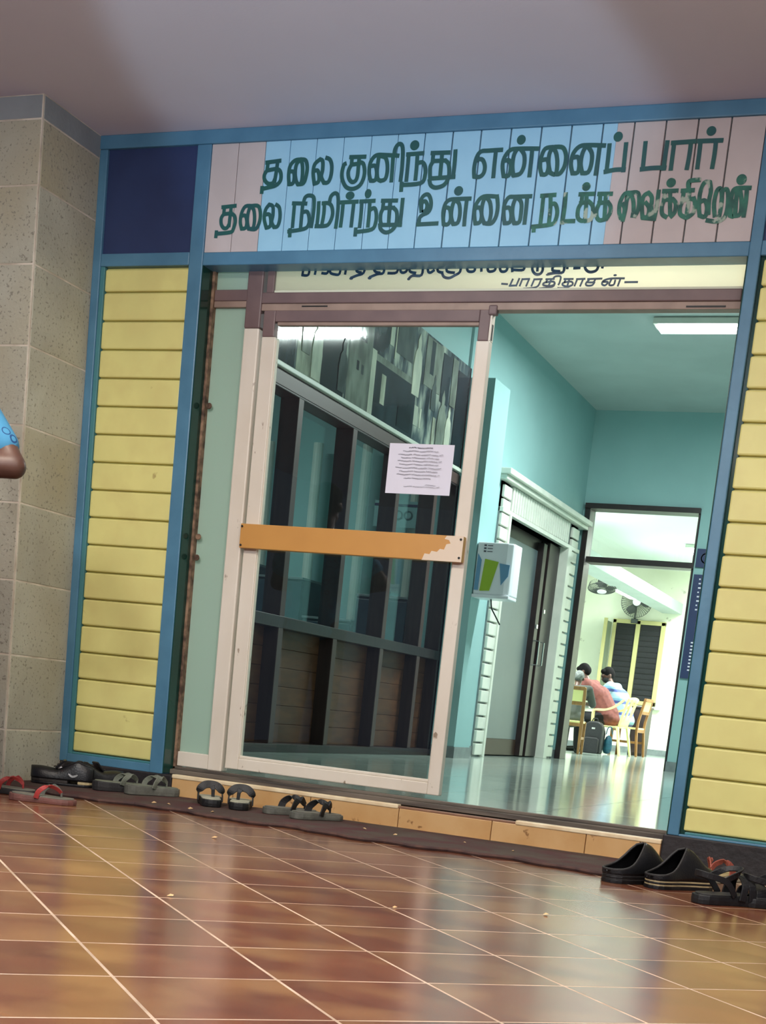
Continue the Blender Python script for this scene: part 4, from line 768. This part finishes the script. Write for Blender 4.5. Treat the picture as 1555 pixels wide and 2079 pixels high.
# the crumpled white scrap at the pillar foot
sc_ = MB().add([(-.05, 0, 0), (.05, -.01, 0), (.06, .03, .01), (-.04, .03, .0), (-.03, .02, .06), (.04, .025, .045), (0, .0, .03)], [(0, 1, 6), (1, 2, 5, 6), (0, 6, 4), (6, 5, 4), (4, 5, 2, 3), (0, 4, 3), (0, 3, 2, 1)]).build('paper_scrap', 'paper')
sc_.location = (-3.80, -.05, .012); tag(sc_, 'crumpled white scrap wedged between the pillar and the black plinth', 'paper')

# ------------------------------------------------------------------ people
def body(name, prims, m, parent, voxel=.012, smooth=4):
    mb = MB()
    for p in prims:
        if p[0] == 'c':
            a, b, r0, r1 = Vector(p[1]), Vector(p[2]), p[3], p[4]; mb.tube([a, a.lerp(b, .5), b], [r0, (r0+r1)/2, r1], 12); mb.ball(a, r0, 12, 8); mb.ball(b, r1, 12, 8)
        else: mb.ball(p[1], p[2], 16, 12)
    o = mb.build(name, m, parent, fix=True)
    md = o.modifiers.new('remesh', 'REMESH'); md.mode = 'VOXEL'; md.voxel_size = voxel; md.use_smooth_shade = True
    md = o.modifiers.new('smooth', 'SMOOTH'); md.iterations = smooth; md.factor = .5
    return o
def head_prims(c, f, s=1.0):
    """head at c, looking along unit vector f (x, y, z)"""
    c = Vector(c); f = Vector(f).normalized(); side = f.cross(Vector((0, 0, 1))).normalized(); up = side.cross(f).normalized(); q = lambda a, b, d: tuple(c+side*a*s+f*b*s+up*d*s)
    return [('e', q(0, -.012, .025), (.076*s, .088*s, .090*s)), ('e', q(0, .022, -.045), (.056*s, .062*s, .068*s)), ('c', q(0, .082, .005), q(0, .100, -.025), .010*s, .014*s),
            ('e', q(.078, -.01, -.01), (.014*s, .022*s, .030*s)), ('e', q(-.078, -.01, -.01), (.014*s, .022*s, .030*s)), ('c', q(-.03, .078, .03), q(.03, .078, .03), .014*s, .014*s), ('c', q(-.022, .072, -.06), q(.022, .072, -.06), .010*s, .010*s)], q
def hand_prims(w, d, n, s=1.0, curl=.5):
    """palm at wrist w towards d, palm normal n"""
    w = Vector(w); d = Vector(d).normalized(); n = Vector(n).normalized(); a = d.cross(n).normalized(); out = [('c', w, w+d*.03, .024, .026), ('e', w+d*.055, (.036, .036, .030))]
    for k, (o, l) in enumerate(((-.030, .066), (-.010, .076), (.010, .072), (.029, .056))):
        b = w+d*.085+a*o; m_ = b+d*l*.5+n*l*.22*curl; e_ = m_+d*l*.32+n*l*.45*curl; out += [('c', b, m_, .0095, .009), ('c', m_, e_, .009, .008)]
    b = w+d*.035-a*.030; m_ = b+d*.03-a*.028+n*.012; out += [('c', b, m_, .012, .0105), ('c', m_, m_+d*.03+n*.012, .0105, .009)]
    return out
M['skin'] = mat('brown_skin', rgb(88, 60, 48), .5, c2=rgb(74, 48, 39), scale=9); M['hair'] = mat('black_hair', rgb(12, 12, 13), .85, c2=rgb(18, 17, 18), scale=40, bump=.5, bscale=120, spec=.15)
M['hair_grey'] = mat('grey_hair', rgb(118, 124, 122), .7, c2=rgb(70, 74, 74), scale=40, bump=.5, bscale=120)
M['eye'] = mat('eye_dark', rgb(16, 12, 12), .2); M['trouser'] = mat('dark_trousers', rgb(24, 24, 30), .8); M['mask'] = mat('black_mask', rgb(18, 18, 22), .7)
M['shirt_red'] = mat('brick_shirt', rgb(118, 66, 60), .85, c2=rgb(104, 58, 54), scale=24, detail=1); M['shirt_dark'] = mat('dark_shirt', rgb(60, 66, 62), .85)
def stripes(name, a, b, c, scale):
    m = bpy.data.materials.new(name); m.use_nodes = True; N = m.node_tree.nodes; L = m.node_tree.links; bs_ = N['Principled BSDF']; bs_.inputs['Roughness'].default_value = .85
    tc = N.new('ShaderNodeTexCoord'); sx = N.new('ShaderNodeSeparateXYZ'); L.new(tc.outputs['Object'], sx.inputs[0]); mu_ = N.new('ShaderNodeMath'); mu_.operation = 'MULTIPLY'; mu_.inputs[1].default_value = scale; L.new(sx.outputs[2], mu_.inputs[0])
    fr_ = N.new('ShaderNodeMath'); fr_.operation = 'FRACT'; L.new(mu_.outputs[0], fr_.inputs[0]); r = N.new('ShaderNodeValToRGB'); r.color_ramp.interpolation = 'CONSTANT'; e_ = r.color_ramp.elements; e_[0].color = a; e_[1].position = .55; e_[1].color = b; x = e_.new(.8); x.color = c
    L.new(fr_.outputs[0], r.inputs[0]); L.new(r.outputs[0], bs_.inputs['Base Color']); return m
M['shirt_stripe'] = stripes('striped_shirt', rgb(160, 196, 212), rgb(74, 88, 150), rgb(120, 168, 200), 6.2)
def printed(name):
    m = bpy.data.materials.new(name); m.use_nodes = True; N = m.node_tree.nodes; L = m.node_tree.links; b = N['Principled BSDF']; b.inputs['Roughness'].default_value = .85
    tc = N.new('ShaderNodeTexCoord'); v = N.new('ShaderNodeTexVoronoi'); v.inputs['Scale'].default_value = 18; L.new(tc.outputs['Object'], v.inputs['Vector'])
    r = N.new('ShaderNodeValToRGB'); e_ = r.color_ramp.elements; e_[0].position = 0; e_[0].color = rgb(64, 130, 168); e_[1].position = .30; e_[1].color = rgb(22, 66, 112); x = e_.new(.36); x.color = rgb(60, 126, 164); r.color_ramp.interpolation = 'CONSTANT'
    L.new(v.outputs['Distance'], r.inputs[0]); L.new(r.outputs[0], b.inputs['Base Color']); return m
M['shirt_blue'] = printed('blue_printed_shirt')
def seated(name, loc, ang, label, shirt, hair, lean=.3, sc=1.0, mask=False, look=(-.0, .75, -.65), group=None, arms=None):
    t = thing(name, loc, label, 'person', group, rz=R(ang-90)); t.scale = (sc,)*3
    ch = Vector((0, lean*.45, .80)); nk = Vector((0, lean*.95, 1.0)); hd = nk+Vector((0, .085, .125))
    sh = {s: Vector((s*.185, lean*.85, .965)) for s in (-1, 1)}; el = {s: Vector((s*.25, lean+.18, .76)) for s in (-1, 1)}; wr = {s: Vector((s*.12, lean+.36, .765)) for s in (-1, 1)}
    kn = {s: Vector((s*.10, .42, .50)) for s in (-1, 1)}; hp = {s: Vector((s*.085, .0, .50)) for s in (-1, 1)}; an = {s: Vector((s*.10, .40, .09)) for s in (-1, 1)}
    tor = [('e', (0, 0, .53), (.165, .125, .12)), ('c', (0, .01, .56), ch, .135, .145), ('c', ch+Vector((-.06, 0, .02)), nk+Vector((-.07, -.03, -.07)), .105, .09), ('c', ch+Vector((.06, 0, .02)), nk+Vector((.07, -.03, -.07)), .105, .09)]
    ua = [('c', sh[s], el[s], .058, .043) for s in (-1, 1)]+[('c', nk+Vector((0, -.03, -.06)), sh[s], .07, .06) for s in (-1, 1)]
    fa = [('c', el[s], wr[s], .041, .028) for s in (-1, 1)]; legs = []
    for s in (-1, 1): legs += [('c', hp[s], kn[s], .082, .058), ('c', kn[s], an[s], .054, .036)]
    feet = [('c', an[s]+Vector((0, -.02, -.045)), an[s]+Vector((0, .15, -.06)), .036, .028) for s in (-1, 1)]
    hpz, q = head_prims(hd, look)
    hands = []
    for s in (-1, 1): hands += hand_prims(wr[s], (-s*.35, 1, -.05), (0, 0, -1))
    body('body', tor+ua+fa+legs+feet+hands+hpz+[('c', nk+Vector((0, -.01, -.05)), hd+Vector((0, -.02, -.05)), .055, .05)], 'skin', t, .011)
    grow = lambda L_, k: [(p[0], p[1], p[2], p[3]+k, p[4]+k) if p[0] == 'c' else (p[0], p[1], tuple(v+k for v in p[2])) for p in L_]
    body('shirt', grow(tor+ua, .014)+[('e', (0, -.01, .50), (.185, .145, .12))], shirt, t, .012, 3)
    body('trousers', grow(legs, .014), 'trouser', t, .012, 3)
    body('hair', [('e', q(0, -.022, .035), (.084, .092, .090)), ('e', q(0, -.055, -.01), (.072, .055, .07)), ('e', q(0, .03, .075), (.066, .05, .04))], hair, t, .008, 3)
    for s in (-1, 1): MB().ball(q(s*.03, .086, .012), .009, 8, 6).build('eye', 'eye', t)
    if mask: body('face_mask', [('e', q(0, .035, -.05), (.064, .068, .052))], 'mask', t, .008, 3)
    for s in (-1, 1): body('shoe', [('c', an[s]+Vector((0, -.025, -.05)), an[s]+Vector((0, .16, -.062)), .040, .032)], 'shoe_black', t, .012, 2)
    return t
HZ = .13
seated('person', (-4.98, 15.78, HZ), 172, 'person in a brick-red shirt bent over the table on a cream plastic chair', 'shirt_red', 'hair', lean=.40, sc=1.07, look=(0, .8, -.6))
seated('person', (-4.93, 16.62, HZ), 176, 'person with dark mask in a blue and white striped shirt on a wooden chair', 'shirt_stripe', 'hair', lean=.26, sc=1.08, mask=True, look=(-.45, .75, -.45))
seated('person', (-5.02, 13.66, HZ), 98, 'grey-haired person seated low with their back turned beside the dark door frame', 'shirt_dark', 'hair_grey', lean=.34, sc=.92, look=(0, .7, -.7))
# person whose elbow enters the picture at the left, arms folded, facing the camera side
pe = thing('person', (-3.43, -1.50, 0), 'person in a blue printed shirt with a bent bare arm at the left edge', 'person')
def standing(t):
    L = lambda x, y, z: Vector((x, y, z))
    tor = [('e', (0, 0, .95), (.165, .115, .12)), ('c', (0, 0, .98), (0, 0, 1.2), .125, .135), ('c', (-.07, 0, 1.22), (-.09, .01, 1.36), .105, .085), ('c', (.07, 0, 1.22), (.09, .01, 1.36), .105, .085)]
    ua = [('c', (0, 0, 1.40), (s*.17, .0, 1.40), .065, .058) for s in (-1, 1)]+[('c', (.185, 0, 1.395), (.325, -.01, 1.255), .056, .042), ('c', (.325, -.01, 1.255), (.372, -.02, 1.195), .041, .040), ('c', (-.185, 0, 1.395), (-.27, -.02, 1.16), .060, .043)]
    fa = [('c', (.372, -.02, 1.192), (.22, -.12, 1.180), .044, .046), ('c', (.22, -.12, 1.180), (-.02, -.19, 1.175), .043, .030), ('c', (-.27, -.02, 1.155), (.02, -.16, 1.13), .043, .029)]
    legs = [];
    for s in (-1, 1): legs += [('c', (s*.09, 0, .92), (s*.10, -.01, .50), .085, .060), ('c', (s*.10, -.01, .50), (s*.10, .02, .09), .056, .038)]
    feet = [('c', (s*.10, .03, .045), (s*.11, -.14, .032), .038, .030) for s in (-1, 1)]
    hp, q = head_prims((0, -.02, 1.60), (0, -1, -.1))
    hands = hand_prims((-.02, -.19, 1.175), (-1, -.15, 0), (0, 1, 0))+hand_prims((.02, -.16, 1.13), (1, -.1, .05), (0, 1, 0))
    body('body', tor+ua+fa+legs+feet+hands+hp+[('c', (0, 0, 1.40), (0, -.01, 1.52), .058, .052)], 'skin', t, .009)
    grow = lambda L_, k: [(p[0], p[1], p[2], p[3]+k, p[4]+k) if p[0] == 'c' else (p[0], p[1], tuple(v+k for v in p[2])) for p in L_]
    sl = [('c', (0, 0, 1.40), (s*.17, .0, 1.40), .065, .060) for s in (-1, 1)]+[('c', (.185, 0, 1.395), (.318, -.01, 1.262), .058, .044), ('c', (-.185, 0, 1.395), (-.235, -.01, 1.25), .066, .060)]
    body('shirt', grow(tor, .016)+grow(sl, .010)+[('e', (0, 0, .90), (.185, .14, .10))], 'shirt_blue', t, .010, 2)
    body('trousers', grow(legs, .016)+[('e', (0, 0, .93), (.175, .125, .10))], 'trouser', t, .011, 3)
    body('hair', [('e', q(0, -.022, .035), (.084, .092, .090)), ('e', q(0, -.055, -.01), (.072, .055, .07)), ('e', q(0, .03, .075), (.066, .05, .04))], 'hair', t, .008, 3)
    for s in (-1, 1): MB().ball(q(s*.03, .086, .012), .009, 8, 6).build('eye', 'eye', t)
standing(pe); pe.scale = (1, 1, .977)
# ------------------------------------------------------------------ reading room furniture
def plastic_chair(loc, ang, label):
    t = thing('plastic_chair', loc, label, 'chair', rz=R(ang-90))     # faces local +y
    m = 'plastic_cream'
    n = 8; vs = []; fs = []
    for i in range(n+1):
        for j in range(n+1):
            x = -.22+.44*i/n; y = -.20+.42*j/n; vs.append((x*(.92+.08*j/n), y, .43-.018*math.cos(x*7)*math.cos((y)*5)))
    for i in range(n):
        for j in range(n): fs.append((i*(n+1)+j, (i+1)*(n+1)+j, (i+1)*(n+1)+j+1, i*(n+1)+j+1))
    MB().add(vs, fs).build('seat', m, t, smooth=True, solid=.012)
    for s in (-1, 1):
        MB().ribbon([(s*.215, .20, .43), (s*.235, .215, .2), (s*.25, .23, 0)], [.06, .045, .035], .03, (1, 0, 0)).build('leg', m, t, .004)
        MB().ribbon([(s*.21, -.19, .43), (s*.225, -.24, .2), (s*.235, -.28, 0)], [.07, .05, .035], .03, (1, 0, 0)).build('leg', m, t, .004)
        P = catmull([(s*.255, .20, .44), (s*.275, .20, .62), (s*.275, .17, .655), (s*.275, .02, .665), (s*.265, -.12, .72), (s*.24, -.26, .84)], 4)
        MB().ribbon(P, .055, .030, (1, 0, .1)).build('armrest', m, t, .005)
    nb = 8; vs = []; fs = []
    for i in range(nb+1):
        for j in range(7):
            u = i/nb*2-1; z = .44+.45*j/6-(.03*u*u if j == 6 else 0); vs.append((u*(.20+.03*j/6), -.19-.12*j/6-.03*(1-u*u), z))
    for i in range(nb):
        for j in range(6):
            if j in (2, 3, 4) and i in (1, 3, 4, 6): continue
            fs.append((i*7+j, (i+1)*7+j, (i+1)*7+j+1, i*7+j+1))
    MB().add(vs, fs).build('backrest', m, t, smooth=True, solid=.014)
    return t
plastic_chair((-4.93, 15.76, HZ), 172, 'cream moulded plastic armchair under the person in the brick-red shirt')
def wood_chair(loc, ang, label):
    t = thing('wooden_chair', loc, label, 'chair', 'wooden cane-backed chairs', rz=R(ang-90)); m = 'wood'
    MB().box(-.21, .21, -.20, .22, .42, .45).build('seat', 'cane', t, .006)
    for s in (-1, 1):
        MB().ribbon([(s*.20, .20, .44), (s*.205, .205, 0)], [.045, .032], .04, (1, 0, 0)).build('leg', m, t, .003)
        MB().ribbon([(s*.20, -.27, .90), (s*.20, -.20, .55), (s*.20, -.19, .40), (s*.205, -.235, 0)], [.04, .045, .045, .03], .035, (1, 0, 0)).build('leg', m, t, .003)
        MB().box(s*.20-.016, s*.20+.016, -.19, .20, .20, .235).build('stretcher', m, t, .003)
    for y, z in ((-.268, .86), (-.225, .66)): MB().box(-.20, .20, y-.018, y+.018, z, z+.05).build('back_rail', m, t, .004)
    MB().add([(-.18, -.236, .705), (.18, -.236, .705), (.18, -.266, .865), (-.18, -.266, .865)], [(0, 1, 2, 3)]).build('back_panel', 'cane', t, solid=.01)
    for y in (.20, -.19): MB().box(-.20, .20, y-.014, y+.014, .375, .42).build('seat_rail', m, t, .003)
    return t
wood_chair((-4.84, 16.62, HZ), 176, 'brown wooden chair with a cane back under the person in the striped shirt')
wood_chair((-5.0, 13.50, HZ), 98, 'brown wooden chair with a cane back under the grey-haired person')
tb_ = thing('reading_table', (-5.75, 15.6, HZ), 'long reading table with a dark top in front of the seated people', 'table', world=True)
M['tabletop'] = mat('dark_table_top', rgb(60, 56, 56), .4)
wbox('table_top', 'tabletop', (-6.3, -5.36, 14.3, 17.3, HZ+.70, HZ+.735), tb_, .005); wbox('edge_band', 'whitepaint', (-6.31, -5.35, 14.29, 17.31, HZ+.675, HZ+.70), tb_, .004)
for x in (-6.25, -5.42):
    for y in (14.4, 17.2): wbox('leg', 'darkframe', (x, x+.05, y, y+.05, HZ, HZ+.675), tb_)
for k, (x, y) in enumerate(((-5.55, 15.2), (-5.55, 16.0), (-5.6, 16.7))):
    b_ = thing('open_book', (x, y, HZ+.736), ('nearest', 'middle', 'farthest')[k]+' open book lying on the reading table', 'book', 'books on the reading table', world=True)
    for s in (-1, 1): MB().add([(x, y, HZ+.742), (x+s*.0, y+s*.02, HZ+.752), (x, y+s*.15, HZ+.745), (x+.2, y+s*.15, HZ+.745), (x+.2, y+s*.02, HZ+.752), (x+.2, y, HZ+.742)], [(0, 1, 4, 5), (1, 2, 3, 4)]).build('page_block', 'paper', b_, solid=.006)
cb_ = thing('side_cupboard', (-4.72, 17.6, HZ), 'narrow dark cupboard standing behind the wooden chair below the window', 'cupboard', world=True)
wbox('body', 'darkframe', (-4.98, -4.74, 17.4, 17.8, HZ, .90), cb_, .004); wbox('top', 'brownwood', (-5.0, -4.72, 17.38, 17.82, .90, .93), cb_, .004); wbox('door', 'brownwood', (-4.97, -4.75, 17.39, 17.40, HZ+.05, .88), cb_, .003)
# bags on the floor
M['bag'] = mat('black_nylon', rgb(24, 24, 28), .6, bump=.2, bscale=60); M['tealbag'] = mat('teal_bag_cloth', rgb(30, 96, 116), .6, c2=rgb(20, 60, 84), scale=14)
bp = thing('backpack', (-5.08, 15.28, HZ), 'black backpack standing on the floor by the plastic chair', 'bag')
def rr_poly(w, h, r):
    P = []
    for cx, cz, a0 in ((w/2-r, h-r, 0), (-w/2+r, h-r, 90), (-w/2+.03, .03, 180), (w/2-.03, .03, 270)):
        rad = r if cz > .1 else .03
        for k in range(5): a = R(a0+k*22.5); P.append((cx+rad*math.cos(a), cz+rad*math.sin(a)))
    return P
MB().prism(rr_poly(.29, .48, .12), 0, .17, 'y').build('body', 'bag', bp, .02)
fp = MB().prism(rr_poly(.23, .24, .05), -.05, .002, 'y').build('front_pocket', 'bag', bp, .015)
MB().tube([(-.05, .08, .47), (-.03, .08, .52), (.03, .08, .52), (.05, .08, .47)], .009, 6).build('handle', 'bag', bp)
for s in (-1, 1): MB().ribbon(catmull([(s*.08, .17, .44), (s*.12, .23, .30), (s*.10, .18, .06)], 4), .05, .012, (1, 0, 0)).build('shoulder_strap', 'bag', bp, .003)
MB().box(-.02, .03, -.003, .0, .36, .385).build('badge', 'silver', fp)
tg = thing('tote_bag', (-4.89, 15.53, HZ), 'small teal cloth bag leaning between the backpack and the chair', 'bag')
MB().add([(-.07, -.05, 0), (.07, -.05, 0), (.07, .05, 0), (-.07, .05, 0), (-.05, -.03, .30), (.065, -.03, .32), (.06, .03, .31), (-.05, .03, .30), (-.085, -.06, .12), (.085, -.06, .12), (.085, .06, .12), (-.085, .06, .12)], [(3, 2, 1, 0), (0, 1, 9, 8), (1, 2, 10, 9), (2, 3, 11, 10), (3, 0, 8, 11), (8, 9, 5, 4), (9, 10, 6, 5), (10, 11, 7, 6), (11, 8, 4, 7), (4, 5, 6, 7)]).build('body', 'tealbag', tg, smooth=True, sub=1)
MB().tube(catmull([(-.04, 0, .30), (-.02, 0, .40), (.03, 0, .41), (.055, 0, .31)], 4), .008, 6).build('handle', 'tealbag', tg)
# fans
def fan(loc, tilt, yaw, label, r=.27, stem='wall'):
    t = thing('wall_fan', loc, label, 'fan', 'reading room fans'); t.rotation_euler = (R(tilt), 0, R(yaw))
    M.setdefault('fan_grey', mat('fan_grey', rgb(62, 68, 66), .4)); M.setdefault('fan_blade', mat('fan_blade', rgb(92, 98, 96), .35))
    c = MB()
    for k in range(9): rk = r*(.28+.09*k); c.tube([(rk*math.cos(a*math.pi/12), -.10+.05*(rk/r)**2, rk*math.sin(a*math.pi/12)) for a in range(25)], .006 if k == 8 else .0035, 5, cap=False)
    for a in range(40): an_ = a*math.pi/20; c.tube([(.06*math.cos(an_), -.10, .06*math.sin(an_)), (r*.6*math.cos(an_), -.085, r*.6*math.sin(an_)), (r*math.cos(an_), -.05, r*math.sin(an_)), (r*.9*math.cos(an_), .03, r*.9*math.sin(an_))], .0032, 4)
    cg = c.build('cage', 'fan_grey', t)
    for k in range(3):
        a0 = k*2*math.pi/3; vs = []
        for (rk, da) in ((.05, -.3), (.15, -.5), (r*.85, -.35), (r*.9, .1), (r*.7, .45), (.05, .3)): vs.append((rk*math.cos(a0+da), -.03+.02*da, rk*math.sin(a0+da)))
        MB().add(vs, [tuple(range(6))]).build('blade', 'fan_blade', t, solid=.004)
    MB().lathe([(0, -.115), (.07, -.108), (.075, -.095)], (0, 0, 0), 16, 'y').build('badge_disc', 'plastic_white', cg)
    MB().lathe([(.0, -.02), (.07, -.01), (.075, .08), (.05, .12), (0, .12)], (0, 0, 0), 14, 'y').build('motor', 'fan_grey', t)
    if stem == 'wall': MB().tube([(0, .10, 0), (0, .12, -.2), (0, .14, -.30)], .018, 8).build('neck', 'fan_grey', t); MB().box(-.06, .06, .10, .17, -.36, -.28).build('bracket', 'fan_grey', t, .008)
    else: MB().tube([(0, .10, 0), (0, .22, .0), (0, .28, .0)], .016, 8).build('neck', 'plastic_white', t); MB().box(-.08, .08, .26, .30, -.08, .08).build('bracket', 'plastic_white', t, .01)
    return t
fan((-5.69, 19.80, 2.79), 0, 12, 'grey wall fan in a wire cage above the mesh window')
fan((-5.40, 16.0, 2.66), 72, 20, 'ceiling-hung fan tilted down beside the glaring tube light', r=.215, stem='ceil')

for o in list(bpy.data.objects):
    if '_world' in o.keys(): del o['_world']
